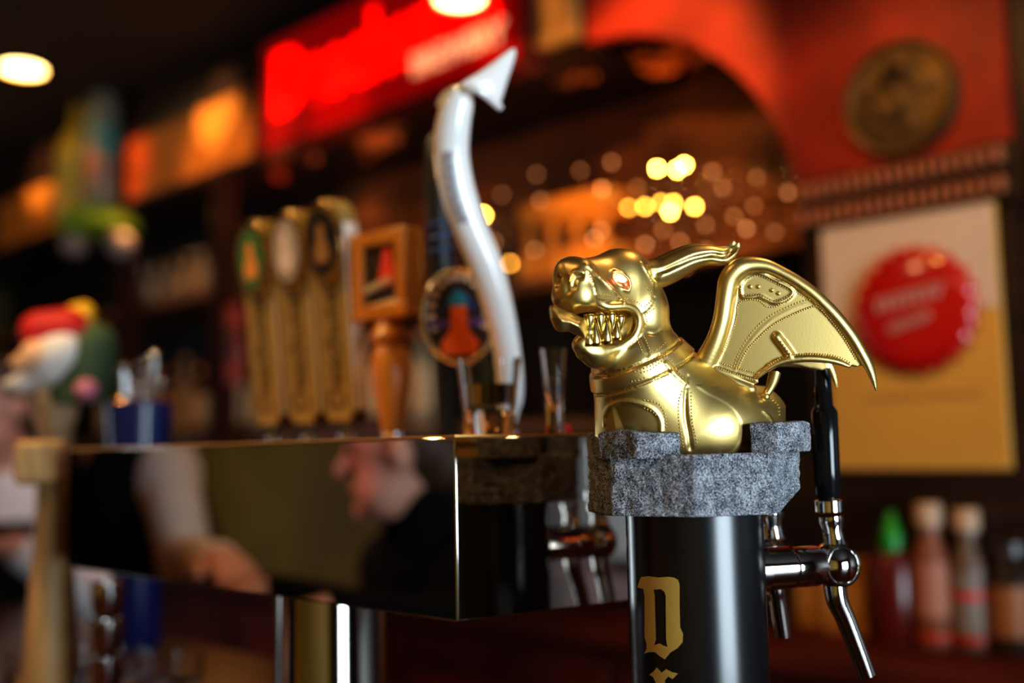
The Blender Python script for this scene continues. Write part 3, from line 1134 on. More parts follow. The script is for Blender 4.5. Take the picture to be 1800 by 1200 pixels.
# dentil mouldings on the pier
z1 = PY(1600, 303, YW - 0.02).z
z2 = PY(1600, 352, YW - 0.02).z
dent = mat('lit_dentil_wood', (0.40, 0.13, 0.05), rough=0.45)  # lighter than the backing: tooth highlights and gap shade put into the colour
for i, zz in enumerate((z1, z2)):
    struct(MB().box((PIERX0, YW - 0.012, zz - 0.026), (PIERX1 + 0.02, YW - 0.001, zz + 0.026)), 'trim_%d' % (4 + 2 * i), dark_wood)
    m = MB()
    for k in range(19):
        x = PIERX0 + 0.012 + k * 0.0212
        m.box((x, YW - 0.034, zz - 0.015), (x + 0.0105, YW - 0.0125, zz + 0.015))
    struct(m, 'trim_%d' % (5 + 2 * i), dent, bevel=0.002)

# panels on the bulkhead
for n_, (pa, pb, za, zb, mm, lab) in enumerate((
        ((228, 250), (452, 200), SOF + 0.01, SOF + 0.27, orange_panel, 'red and orange lacquered panel on the bulkhead left of the red sign'),
        ((0, 330), (128, 300), SOF + 0.01, SOF + 0.25, orange_panel, 'small orange panel at the far left end of the bulkhead'))):
    a, b = PY(*pa, YW), PY(*pb, YW)
    m = MB().box((a.x, YW - 0.012, za), (b.x, YW + 0.008, zb))
    t = thing('wall_panel', ((a.x + b.x) / 2, YW, za), lab, 'panel')
    m.build('panel_board', mm, t, bevel=0.004)
    m = MB()
    for lo, hi in (((a.x - 0.03, za - 0.008), (b.x + 0.03, za + 0.010)), ((a.x - 0.03, zb - 0.005), (b.x + 0.03, zb + 0.03)), ((a.x - 0.03, za), (a.x, zb)), ((b.x, za), (b.x + 0.03, zb))):
        m.box((lo[0], YW - 0.02, lo[1]), (hi[0], YW + 0.008, hi[1]))
    m.build('panel_frame', dark_wood, t)

# lit red sign
a, b = PY(462, 200, YW - 0.07), PY(912, 60, YW - 0.07)
sx0, sx1, sz0 = a.x, b.x, SOF - 0.015
sz1 = sz0 + 0.36
sign = thing('lit_sign', ((sx0 + sx1) / 2, YW - 0.04, sz0), 'glowing red sign with big letters on the bulkhead above the back bar', 'sign')
red_face = mat('lit_red_acrylic', (0.35, 0.0, 0.0), rough=0.3, emit=(0.75, 0.0, 0.0), es=0.20)
red_glow = mat('red_lit_letters', (0.9, 0.0, 0.0), emit=(1.0, 0.002, 0.0), es=2.6)
cream_glow = mat('cream_lit_letters', (0.9, 0.6, 0.4), emit=(1.0, 0.36, 0.15), es=0.9)
MB().box((sx0, YW - 0.066, sz0), (sx1, YW + 0.006, sz1)).build('sign_box', red_face, sign, bevel=0.004)
m = MB().box((sx0 - 0.015, YW - 0.072, sz0 - 0.012), (sx1 + 0.02, YW, sz0 + 0.004)).box((sx0 - 0.02, YW - 0.072, sz0), (sx0, YW, sz1)).box((sx1, YW - 0.072, sz0), (sx1 + 0.02, YW, sz1))
m.build('sign_frame', mat('sign_frame_red', (0.10, 0.004, 0.003), rough=0.4), sign)
sw = sx1 - sx0
m = MB()
m.text('Deschutes', (sx0 + sw * 0.49, YW - 0.069, sz0 + 0.195), Xv, Zv, 0.285, 0.003, bold=0.008, sx=0.85)
m.build('sign_letters', red_glow, sign)
m = MB()
m.text('BREWERY', (sx0 + sw * 0.80, YW - 0.071, sz0 + 0.088), Xv, Zv, 0.082, 0.003, bold=0.002, sx=0.98)
m.build('sign_lettering', cream_glow, sign)

# medallion on the red arch panel
c = PY(1580, 172, YW - 0.01)
t = thing('medallion', (c.x, YW, c.z - 0.11), 'round dull bronze medallion on the red panel above the poster', 'medallion')
m = MB()
m.lathe([(0.112, 0), (0.112, 0.010), (0.104, 0.014), (0.098, 0.010), (0.04, 0.012), (0.001, 0.0125)], (c.x, YW + 0.001, c.z), (0, -1, 0), n=48)
m.build('disc', bronze, t)
m = MB()
pts = [(c.x + 0.105 * math.cos(k * PI / 24), YW - 0.013, c.z + 0.105 * math.sin(k * PI / 24)) for k in range(49)]
m.tube(pts, 0.006, 8)
m.build('rim', mat('bronze_rim', (0.10, 0.06, 0.02), rough=0.45, metal=0.6), t)
m = MB()
for k in range(16):
    a = random.uniform(0, 6.28)
    r = random.uniform(0.0, 0.075)
    m.sphere((c.x + r * math.cos(a), YW - 0.012, c.z + r * math.sin(a)), random.uniform(0.014, 0.026), 10, (1, 0.25, 1))
m.build('relief', bronze, t)

# poster with a red bottle cap
pa, pb = PY(1441, 396, YW - 0.012), PY(1748, 360, YW - 0.012)
pz0, pz1 = PY(1620, 826, YW - 0.012).z, PY(1600, 376, YW - 0.012).z
px0, px1 = pa.x, pb.x
t = thing('poster', ((px0 + px1) / 2, YW - 0.006, pz0), 'cream and tan poster with a red bottle cap hanging on the pier', 'poster')
MB().box((px0, YW - 0.014, pz0), (px1, YW - 0.002, pz1)).build('board', mat('poster_tan', (0.62, 0.33, 0.06), rough=0.55, noise_amt=0.12, nscale=5), t, bevel=0.003)
zsplit = pz0 + (pz1 - pz0) * 0.60
MB().box((px0 + 0.004, YW - 0.0155, zsplit), (px1 - 0.004, YW - 0.0135, pz1 - 0.004)).build('upper_field', mat('poster_cream', (0.66, 0.52, 0.40), rough=0.5, noise_amt=0.1, nscale=6), t)
cc = PY(1600, 545, YW - 0.03)
m = MB()
prof = []
n = 84
vs, fs = [], []
for ring_, (r, dy, wv) in enumerate(((0.118, 0.000, 0.006), (0.112, 0.010, 0.004), (0.102, 0.017, 0.001), (0.088, 0.020, 0), (0.05, 0.022, 0), (0.0, 0.0225, 0))):
    for k in range(n):
        th = 2 * PI * k / n
        rr = max(r + wv * math.cos(21 * th), 0.0005)
        vs.append((cc.x + rr * math.cos(th), YW - 0.0155 - dy, cc.z + rr * math.sin(th)))
for q_ in range(5):
    for k in range(n):
        j = (k + 1) % n
        fs.append((q_ * n + k, q_ * n + j, (q_ + 1) * n + j, (q_ + 1) * n + k))
m.add(vs, fs)
m.build('bottle_cap', cap_red, t)
m = MB()
for row, (w_, dz, amp) in enumerate(((0.13, 0.022, 0.012), (0.075, -0.022, 0.007))):
    pts = []
    for k in range(64):
        u = k / 63
        pts.append((cc.x - w_ / 2 + w_ * u + 0.008 * math.sin(u * 44), YW - 0.0395, cc.z + dz + 0.02 * (u - 0.5) + amp * math.sin(u * 44 + 1.3)))
    m.tube(pts, 0.0034, 6)
m.build('script_lettering', mat('cap_script_white', (0.62, 0.26, 0.20), rough=0.4), t)
m = MB()
for k in range(34):
    w_ = random.uniform(0.004, 0.008)
    x = px0 + 0.075 + k * 0.0066
    z = PY(1600, 698, YW).z + random.uniform(-0.001, 0.001)
    m.box((x, YW - 0.0150, z - 0.006), (x + w_ * 0.7, YW - 0.0138, z + 0.006))
m.build('text_line', soft_ink, t)
m = MB()
for dx, dz in ((-0.06, 0.06), (0.06, 0.06)):
    pass

# ------------------------------------------------------------------ counters
bar = thing('bar_counter', (-1.0, 0.55, 0), 'dark varnished wooden bar counter that carries the beer towers', 'bar counter')
bar_top = mat('bar_top_varnish', (0.055, 0.014, 0.008), rough=0.28, noise_amt=0.5, nscale=6, stretch=(1, 6, 1), spec=0.35)
MB().box((-3.4, 0.18, 1.06), (0.30, 0.92, COUNTER_Z)).build('counter_top', bar_top, bar, bevel=0.008)
MB().box((-3.35, 0.46, 0), (0.25, 0.86, 1.06)).build('counter_front', dark_wood, bar)
m = MB()
m.tube([(-3.3, 0.40, 0.2), (0.2, 0.40, 0.2)], 0.02, 12)
m.build('foot_rail', brass, bar)

bb = thing('back_counter', (-2.2, 2.0, 0), 'long red-brown back counter along the wall under the shelves', 'counter')
MB().box((XL + 0.02, 1.70, 1.00), (1.9, YW, 1.04)).build('counter_top', red_wood, bb, bevel=0.006)
MB().box((XL + 0.02, 1.74, 0), (1.9, YW, 1.00)).build('cabinet_body', red_wood, bb)
knob_m = mat('copper_knob', (0.75, 0.26, 0.08), rough=0.3, metal=1.0)
for k in range(8):
    x = -5.0 + k * 0.72
    d = MB().box((x, 1.722, 0.10), (x + 0.68, 1.74, 0.96))
    dd = d.build('cabinet_door', red_wood, bb, bevel=0.004)
    MB().box((x + 0.08, 1.716, 0.18), (x + 0.60, 1.724, 0.88)).build('door_panel', mat('deep_red_panel', (0.11, 0.010, 0.006), rough=0.6, spec=0.15), dd, bevel=0.006)
    m = MB()
    m.sphere((x + 0.63, 1.71, 0.80), 0.016, 14)
    m.build('door_knob', knob_m, dd)

# ------------------------------------------------------------------ mirror-steel bridge tower
C0 = P(799, 768, 0.780)
C1 = P(799, 1088, 0.780)
bx1, by0 = C0.x, C0.y
zt_, zb_ = C0.z, C1.z
bx0 = PY(119, 900, by0).x
by1 = by0 + 0.19
bridge = thing('bridge_tower', ((bx0 + bx1) / 2, (by0 + by1) / 2, COUNTER_Z), 'long mirror-polished steel box beer tower on a round chrome leg', 'beer tower')
TE = math.tan(R(12.0))
foot = [(bx0, by0), (bx1, by0), (bx1 + TE * (by1 - by0), by1), (bx0, by1)]       # the end panel is cut at a slant
MB().prism(foot, (0, 0, (zb_ + zt_) / 2), Xv, Yv3, zt_ - zb_).build('steel_box', mirror, bridge, bevel=0.0012, seg=3)
m = MB()
m.prism([(bx0 + 0.001, by0 + 0.001), (bx1 - 0.001, by0 + 0.001), (bx1 + TE * (by1 - by0) - 0.002, by1 - 0.001), (bx0 + 0.001, by1 - 0.001)], (0, 0, zt_ + 0.0009), Xv, Yv3, 0.0014)
m.build('top_plate', mat('warm_lit_top', (0.85, 0.45, 0.12), rough=0.45, metal=0.5), bridge)  # warm light along the steel top put into the plate colour
lc = P(505, 1130, 0.99)
for lx in (lc.x,):
    m = MB()
    m.lathe([(0.075, COUNTER_Z), (0.075, COUNTER_Z + 0.006), (0.056, COUNTER_Z + 0.012), (0.0525, COUNTER_Z + 0.02), (0.0525, zb_ + 0.001)], (lx, (by0 + by1) / 2, 0), n=64)
    m.build('pedestal', mat('dark_chrome', (0.46, 0.42, 0.38), rough=0.07, metal=1.0), bridge)

HY = by1 + 0.040     # line of the taps behind the box


def bridge_tap(px):
    """faucet behind the box for the handle seen at px; returns where the handle screws on"""
    x = PY(px, 765, HY).x
    z = (zt_ + zb_) / 2 + 0.01
    m = MB()
    m.lathe([(0.017, -0.002), (0.017, 0.004), (0.012, 0.006), (0.012, HY - by1)], (x, by1, z), (0, 1, 0), n=24)
    fb = m.build('faucet', chrome, bridge)
    m = MB()
    m.sphere((x, HY, z), 0.0165, 20)
    m.lathe([(0.010, 0.008), (0.008, 0.022), (0.007, 0.036), (0.010, 0.040), (0.010, zt_ - z - 0.002)], (x, HY, z), n=20)
    m.build('faucet_body', chrome, fb)
    m = MB()
    m.tube([(x, HY, z - 0.01), (x, HY + 0.004, z - 0.04), (x, HY + 0.022, z - 0.085)], [0.008, 0.0075, 0.007], 14, smooth=2)
    m.build('spout', chrome, fb)
    return Vector((x, HY, zt_ - 0.001))


def frame_at(base, rotz, lean):
    """axes of a handle: width, depth (towards the drinker is -), up"""
    up = Vector((0, -math.sin(R(lean)), math.cos(R(lean))))
    ax = Vector((math.cos(R(rotz)), math.sin(R(rotz)), 0))
    ax = (ax - up * ax.dot(up)).normalized()
    return ax, up.cross(ax).normalized(), up


# three tall paddles with oval badges
oval_cols = [((0.05, 0.16, 0.05), (0.75, 0.30, 0.06), 'green and orange'), ((0.40, 0.34, 0.30), (0.72, 0.60, 0.55), 'pale grey'), ((0.012, 0.010, 0.012), (0.32, 0.17, 0.06), 'black')]
where = ('beside the red framed sign', 'between two other paddles', 'beside the orange framed handle')
for i, px in enumerate((487, 550, 614)):
    base = bridge_tap(px)
    ax, ay, up = frame_at(base, 4, 5.0)
    UP = 0.018
    t = thing('tap_handle', base, 'gold-brown paddle tap handle with %s oval badge, %s' % (oval_cols[i][2], where[i]), 'tap handle', 'wooden paddle tap handles')
    m = MB()
    m.lathe([(0.0095, 0), (0.0115, 0.002), (0.0115, 0.016), (0.009, 0.020), (0.008, 0.030)], base, up, n=24)
    m.build('ferrule', chrome, t)
    # body: rounded board, slightly wider at the top
    pl = []
    for z, w in ((0.028, 0.018), (0.040, 0.0250), (0.10, 0.0265), (0.18, 0.0270), (0.215 + UP, 0.0285)):
        pl.append((w, z))
    top = [(0.0295 * math.cos(k * PI / 12), 0.236 + UP + 0.030 * math.sin(k * PI / 12)) for k in range(13)]
    outline = pl + top + [(-w, z) for w, z in pl[::-1]]
    m = MB().prism(outline, base, ax, up, 0.024)
    m.build('paddle', gold_wood, t, bevel=0.004, seg=3)
    m = MB().prism([(0.0105, 0.04), (0.0105, 0.235 + UP), (-0.0105, 0.235 + UP), (-0.0105, 0.04)], base + ax * 0.0292, ay, up, 0.0022)
    m.build('lit_side', mat('silver_side_strip', (0.90, 0.88, 0.86), rough=0.3), t)  # window light on the paddle's side face put into a pale strip
    m = MB()
    m.text('Deschutes', base - ay * 0.0126 + up * 0.118, up, -ax, 0.042, 0.0006, sx=0.84)
    m.build('lettering', mat('paddle_ink', (0.13, 0.075, 0.02), rough=0.5), t)
    bc = base - ay * 0.0125 + up * (0.216 + UP)
    m = MB()
    el = lambda a, b, n=40: [(a * math.cos(2 * PI * k / n), b * math.sin(2 * PI * k / n)) for k in range(n)]
    m.prism(el(0.0315, 0.047), bc - ay * 0.003, ax, up, 0.006)
    bd = m.build('badge', mat('badge_gold_rim', (0.72, 0.50, 0.22), rough=0.25, metal=1.0), t, bevel=0.0015)
    m = MB().prism(el(0.0240, 0.037), bc - ay * 0.0064, ax, up, 0.0012)
    m.build('badge_field', mat('badge_field_%d' % i, oval_cols[i][0], rough=0.35), bd)
    m = MB().prism([(-0.011, -0.024), (0.011, -0.024), (0.013, -0.008), (0.006, 0.004), (0.007, 0.015), (0, 0.022), (-0.007, 0.015), (-0.006, 0.004), (-0.013, -0.008)], bc - ay * 0.0072, ax, up, 0.0012)
    m.build('badge_figure', mat('badge_fig_%d' % i, oval_cols[i][1], rough=0.35), bd)

# orange turned handle with a framed picture
base = bridge_tap(692)
ax, ay, up = frame_at(base, 6, 2.0)
t = thing('tap_handle', base, 'turned orange wooden tap handle carrying a square framed picture', 'tap handle')
m = MB()
m.lathe([(0.010, 0), (0.012, 0.002), (0.012, 0.012), (0.009, 0.016)], base, up, n=24)
m.build('ferrule', chrome, t)
m = MB()
m.lathe([(0.013, 0.014), (0.014, 0.024), (0.017, 0.040), (0.022, 0.066), (0.0235, 0.080), (0.021, 0.098), (0.0175, 0.106), (0.0215, 0.112), (0.0225, 0.119), (0.018, 0.126), (0.013, 0.134), (0.012, 0.142)], base, up, n=40)
m.build('turned_shaft', orange_wood, t)
fc = base + up * 0.186
hw, hh, th = 0.041, 0.049, 0.030
m = MB()
for s in (-1, 1):
    m.obox(fc + up * (s * (hh - 0.008)), ax, ay, up, hw, th / 2, 0.008)
    m.obox(fc + ax * (s * (hw - 0.008)), ax, ay, up, 0.008, th / 2, hh - 0.0155)
fr = m.build('frame', orange_wood, t, bevel=0.002)
MB().obox(fc, ax, ay, up, hw - 0.012, th / 2 - 0.005, hh - 0.012).build('picture', mat('picture_dark', (0.030, 0.014, 0.010), rough=0.5), fr)
fp = fc - ay * (th / 2 - 0.0042)
m = MB().prism([(0.000, -0.014), (0.020, -0.012), (0.021, 0.004), (0.018, 0.016), (0.016, 0.028), (0.006, 0.028), (0.003, 0.014), (-0.002, 0.002)], fp, ax, up, 0.002)
m.build('red_figure', mat('picture_red', (0.75, 0.06, 0.03), rough=0.5), fr)
m = MB()
pts = [fp - ay * 0.001 + ax * (-0.026 + 0.044 * k / 30) + up * (-0.016 + 0.010 * k / 30 + 0.0045 * math.sin(k * 1.25)) for k in range(31)]
m.tube(pts, 0.0016, 6)
m.prism([(-0.028, -0.036), (0.027, -0.036), (0.027, -0.027), (-0.028, -0.033)], fp, ax, up, 0.002)
m.build('script', mat('picture_script', (0.75, 0.60, 0.35), rough=0.5), fr)

# black handle with the oval lighthouse badge
base = bridge_tap(788)
ax, ay, up = frame_at(base, 38, 2.0)
t = thing('tap_handle', base, 'tall black tap handle with a thick oval picture badge', 'tap handle')
m = MB()
m.lathe([(0.010, 0), (0.012, 0.010), (0.0105, 0.014), (0.0115, 0.10), (0.013, 0.20), (0.0135, 0.29), (0.0115, 0.318), (0.006, 0.326)], base, up, n=32)
m.build('shaft', mat('matt_black_handle', (0.008, 0.007, 0.008), rough=0.45), t)
bc = base + up * 0.128 - ay * 0.022 + ax * 0.022
m = MB().prism(el(0.0395, 0.050, 56), bc, ax, up, 0.020)
bd = m.build('badge', mat('badge_dark_back', (0.10, 0.055, 0.03), rough=0.4), t, bevel=0.003)
m = MB()
for (a1, b1, a2, b2) in ((0.0395, 0.050, 0.035, 0.0455),):
    o_, i_ = el(a1, b1, 56), el(a2, b2, 56)
    pts = [bc - ay * 0.011 + ax * ((o_[k % 56][0] + i_[k % 56][0]) / 2) + up * ((o_[k % 56][1] + i_[k % 56][1]) / 2) for k in range(57)]
    m.tube(pts, 0.0028, 10)
m.build('badge_rim', mat('badge_silver_rim', (0.85, 0.74, 0.60), rough=0.18, metal=1.0), bd)
f0 = bc - ay * 0.0104
MB().prism(el(0.036, 0.0465, 56), f0, ax, up, 0.0012).build('badge_field', mat('badge_brown', (0.030, 0.014, 0.014), rough=0.35), bd)
m = MB()
for k in range(13):
    a = R(205 - 230 * k / 12)
    c_ = f0 - ay * 0.001 + ax * (0.0285 * math.cos(a)) + up * (0.004 + 0.036 * math.sin(a))
    rx = (ax * -math.sin(a) + up * math.cos(a)).normalized()
    ry = (ax * math.cos(a) + up * math.sin(a)).normalized()
    m.obox(c_, rx, ay, ry, 0.0024, 0.0006, 0.0036)
m.build('badge_lettering', mat('badge_letter_cream', (0.80, 0.52, 0.34), rough=0.4), bd)
f1 = f0 - ay * 0.0012
MB().prism([(0.020 * math.cos(k * PI / 16), 0.018 * math.sin(k * PI / 16) + 0.004) for k in range(17)], f1, ax, up, 0.0008).build('badge_sky', mat('badge_navy', (0.02, 0.03, 0.09), rough=0.4), bd)
MB().prism([(-0.032, -0.012), (0.032, -0.012), (0.034, -0.003), (-0.034, -0.003)], f1, ax, up, 0.0008).build('badge_band', mat('badge_violet', (0.10, 0.05, 0.16), rough=0.4), bd)
MB().prism([(-0.017, -0.040), (0.017, -0.040), (0.020, -0.028), (0.009, -0.014), (0.008, 0.010), (-0.008, 0.010), (-0.009, -0.014), (-0.020, -0.028)], f1 - ay * 0.0009, ax, up, 0.0012).build('badge_tower', mat('badge_orange', (0.85, 0.13, 0.02), rough=0.4), bd)
MB().prism([(-0.010, 0.010), (0.010, 0.010), (0.009, 0.020), (0, 0.027), (-0.009, 0.020)], f1 - ay * 0.0009, ax, up, 0.0012).build('badge_dome', mat('badge_teal', (0.02, 0.22, 0.35), rough=0.4), bd)
# blue and cream scroll wound round the black shaft
m = MB()
pts = [base + up * (0.190 + 0.040 * k / 40) + (ax * math.cos(k * 0.45) + ay * math.sin(k * 0.45)) * 0.0138 for k in range(41)]
m.tube(pts, 0.0018, 8)
m.build('scroll', mat('scroll_blue', (0.02, 0.06, 0.16), rough=0.4), t)

# white whale-tail handle
base = bridge_tap(893)
t = thing('tap_handle', base, 'tall curved white tap handle shaped like a whale tail', 'tap handle')
DW = (base - CAM).dot(ROT @ Vector((0, 0, -1)))
cl_ = [(893, 752, 10), (896, 715, 19), (898, 690, 22), (895, 640, 23), (879, 555, 26), (855, 470, 29), (826, 400, 29), (804, 335, 30), (793, 270, 30), (797, 215, 29), (806, 180, 25), (812, 158, 18)]
cv = catmull([Vector(c_) for c_ in cl_], 4)
m = MB()
m.tube([P(v_.x, v_.y, DW - 0.00012 * (752 - v_.y)) for v_ in cv], [v_.z * DW / FPX for v_ in cv], 24)
m.build('handle_body', white_gloss, t)
m = MB()
m.lathe([(0.010, -0.002), (0.012, 0.002), (0.012, 0.010), (0.009, 0.018)], base, (0, 0, 1), n=24)
m.build('ferrule', chrome, t)
DT = DW - 0.075
m = MB()


def fluke(outl_, d_fun):
    """thick leaf built between two offset copies of an outline, each point at its own depth"""
    n_ = len(outl_)
    cx_ = sum(p_[0] for p_ in outl_) / n_
    cy_ = sum(p_[1] for p_ in outl_) / n_
    front = [P(x, y, d_fun(x) - 0.003) for x, y in outl_]
    back = [P(x, y, d_fun(x) + 0.003) for x, y in outl_]
    cf, cb = P(cx_, cy_, d_fun(cx_) - 0.009), P(cx_, cy_, d_fun(cx_) + 0.009)
    fs_ = []
    for k in range(n_):
        j = (k + 1) % n_
        fs_ += [(k, 2 * n_, j), (n_ + k, n_ + j, 2 * n_ + 1), (k, j, n_ + j, n_ + k)]
    m.add(front + back + [cf, cb], fs_)


fluke([(795, 158), (815, 140), (840, 128), (872, 104), (900, 82), (909, 82), (908, 100), (895, 135), (886, 165), (878, 190), (868, 184), (850, 166), (832, 158), (812, 176)], lambda x: DT + 0.00025 * (x - 810))
fluke([(826, 150), (806, 146), (788, 153), (772, 166), (764, 186), (770, 192), (786, 182), (806, 182), (822, 172)], lambda x: DT - 0.00045 * (810 - x) * -1)
o_ = m.build('tail_fluke', white_gloss, t, sharp=60)
sb = o_.modifiers.new('soft', 'SUBSURF')
sb.levels = sb.render_levels = 2
m = MB()
m.tube([P(822, 152, DT - 0.012), P(845, 160, DT - 0.014), P(880, 190, DT)], [0.004, 0.004, 0.003], 10, smooth=2)
m.build('tail_edge', white_gloss, t)
m = MB()
ls = [Vector(c_) for c_ in ((788, 268, 0), (791, 300, 0), (797, 335, 0), (807, 368, 0), (817, 390, 0))]
lp = dense(catmull(ls, 6), 10.5)
for k, v_ in enumerate(lp):
    c_ = P(v_.x, v_.y, DW - 0.00012 * (752 - v_.y) - 0.0168)
    m.obox(c_, RH, FH, Zv, 0.0032, 0.0012, 0.0009 + 0.0003 * (k % 3))
    if k % 2:
        m.obox(c_ + RH * 0.003 * (1 if k % 4 == 1 else -1), RH, FH, Zv, 0.0008, 0.0012, 0.0020)
m.build('lettering', mat('grey_ink', (0.34, 0.32, 0.34), rough=0.5), t)

# ------------------------------------------------------------------ glassware
def glass_profile(outer, wall=0.0022, foot=0.006):
    inner = [(max(r - wall, 0.001), z) for r, z in outer if z > foot][::-1]
    return outer + inner + [(0.001, max(foot, inner[-1][1]))]


def lathe_glass(name, prof, loc, m, label, cat, group=None, n=28):
    mb = MB()
    mb.lathe(prof, (0, 0, 0), n=n, cap=False)
    vs = len(mb.v)
    mb.f.append(tuple(range(n))[::-1])
    o = mb.build(name, m, None, sharp=60)
    o.location = loc
    return tag(o, label, cat, group)


gp = glass_profile([(0.0305, 0), (0.032, 0.002), (0.034, 0.05), (0.0375, 0.10), (0.0415, 0.150)], 0.0022, 0.012)
b1 = PY(861, 768, by0 + 0.13)
GZ = zt_ + 0.0017
loc = Vector((b1.x, b1.y, GZ))
ztop = P(861, 630, (b1 - CAM).dot(FH)).z
gl_h = ztop - GZ
k_ = gl_h / 0.150
kr = 57 * (b1 - CAM).dot(FH) / FPX / 0.0415
t = thing('pint_glass', loc, 'clear pint glass with a little pale beer, standing on the steel box', 'glass')
m = MB()
m.lathe([(r * kr, z * k_) for r, z in gp], loc, n=36, cap=False)
m.build('glass_body', glass, t, sharp=60)
zb1, zb2 = P(861, 712, (b1 - CAM).dot(FH)).z - GZ, P(861, 676, (b1 - CAM).dot(FH)).z - GZ
m = MB()
m.lathe([(0.0310 * kr, zb1), (0.0335 * kr, zb2), (0.001, zb2 + 0.0005)], loc, n=36)
m.build('beer', beer, t)

b2 = PY(976, 768, by0 + 0.145)
zt2 = P(978, 612, (b2 - CAM).dot(FH)).z
m = MB()
hh_ = zt2 - GZ
prof = [(0.0085, 0), (0.0088, 0.003), (0.0075, hh_ * 0.25), (0.0085, hh_ * 0.5), (0.0095, hh_ * 0.75), (0.0112, hh_)]
t = thing('flute_glass', (b2.x, b2.y, GZ), 'slim clear glass flute on the steel box beside the gold creature', 'glass')
m.lathe(prof + [(0.0098, hh_), (0.0080, hh_ * 0.75), (0.0068, hh_ * 0.5), (0.001, hh_ * 0.27)], (b2.x, b2.y, GZ), n=28, cap=False)
m.build('glass_body', glass, t, sharp=60)
red_small = mat('small_red_plastic', (0.75, 0.01, 0.02), rough=0.3)
for px, yy, lab in ((994, by0 + 0.165, 'small red plastic knob beside the slim flute glass'), (840, by0 + 0.175, 'small red plastic knob beside the pint glass')):
    bb_ = PY(px, 766, yy)
    m = MB()
    m.lathe([(0.0055, 0), (0.006, 0.006), (0.003, 0.009)], (bb_.x, yy, GZ), n=20)
    solo(m, 'plastic_knob', red_small, lab, 'knob')

# wooden post handle in front of the box end
WD = 1.30
wp = P(92, 1000, WD)
t = thing('tap_handle', (wp.x, wp.y, COUNTER_Z), 'pale wooden post tap handle with a blocky head, left of the steel box', 'tap handle')
sc_ = 1.145 / FPX
zz = lambda py: P(92, py, WD).z
m = MB()
m.lathe([(0.030, COUNTER_Z), (0.031, zz(1180)), (0.030, zz(1120)), (0.0265, zz(1040)), (0.0225, zz(960)), (0.0190, zz(900)), (0.0175, zz(858)), (0.0175, zz(840))], (wp.x, wp.y, 0), n=36)
m.build('post', pale_wood, t)
hc = P(72, 812, WD - 0.005)
m = MB().obox(hc, (RH * 0.96 + FH * 0.28).normalized(), (FH * 0.96 - RH * 0.28).normalized(), Zv, 0.0275, 0.025, 0.0265)
m.build('head_block', pale_wood, t, bevel=0.009, seg=4)
# tall navy vase with pourers
vp = PY(243, 760, by1 + 0.11)
dv_ = (vp - CAM).dot(FH)
zr = P(243, 706, dv_).z
t = thing('metal_vase', (vp.x, vp.y, COUNTER_Z), 'tall tapered navy blue vase behind the left end of the steel box', 'vase')
m = MB()
H_ = zr - COUNTER_Z
rt = 58 * dv_ / FPX
m.lathe([(rt * 0.70, 0), (rt * 0.72, 0.004), (rt * 0.74, H_ * 0.4), (rt * 0.84, H_ * 0.75), (rt, H_), (rt - 0.003, H_), (rt * 0.8, H_ * 0.75), (0.002, H_ * 0.6)], (vp.x, vp.y, COUNTER_Z), n=48)
m.build('vase_body', navy, t)
m = MB()
m.tube([(vp.x + (rt - 0.001) * math.cos(k * PI / 24), vp.y + (rt - 0.001) * math.sin(k * PI / 24), zr) for k in range(49)], 0.003, 8)
m.build('copper_rim', mat('copper', (0.8, 0.4, 0.2), rough=0.2, metal=1.0), t)
pg = 'chrome pourers standing in the navy vase'
for k, (dx, py) in enumerate(((-26, 648), (8, 640), (40, 672), (-8, 676), (28, 628))):
    top = P(243 + dx, py, dv_ + (0.02 if k % 2 else -0.015))
    m = MB()
    bx_ = Vector((vp.x + (top.x - vp.x) * 0.5, vp.y + (top.y - vp.y) * 0.5, zr - 0.06))
    m.tube([bx_, bx_.lerp(top, 0.6), top], [0.004, 0.005, 0.006], 12)
    m.sphere(top, 0.0085, 16)
    solo(m, 'pourer', chrome, ('leftmost', 'middle', 'rightmost', 'lowest front', 'tallest')[k] + ' chrome ball-topped pourer standing in the navy vase', 'pourer', pg)

# bearded figurine on a wooden tap handle
SD = 1.60
sp = P(98, 690, SD)
t = thing('tap_handle', (sp.x, sp.y, COUNTER_Z), 'tap handle topped by a white-bearded figurine in a red cap', 'tap handle')


def sp_(px, py, dd=0.0):
    return P(px, py, SD + dd)


m = MB()
m.lathe([(0.030, COUNTER_Z), (0.030, COUNTER_Z + 0.02), (0.026, COUNTER_Z + 0.05), (0.024, sp.z - 0.06), (0.032, sp.z - 0.03), (0.034, sp.z + 0.005)], (sp.x, sp.y, 0), n=32)
m.build('wooden_shaft', mat('beige_shaft', (0.55, 0.36, 0.20), rough=0.5, noise_amt=0.3, nscale=30), t)
f = Field((-0.10, -0.06, -0.02), (0.10, 0.07, 0.16), 0.004)
fo = np.array(sp_(98, 690))


def lf(px, py, dd=0.0):
    v_ = sp_(px, py, dd) - Vector(fo)
    return (v_.dot(RH), v_.dot(FH), v_.z)


def local_build(f, name, m_):
    v_, q_ = f.mesh()
    A = np.array([RH[:], FH[:], (0, 0, 1)])
    return np_obj(name, v_ @ A + fo, q_, m_, t)


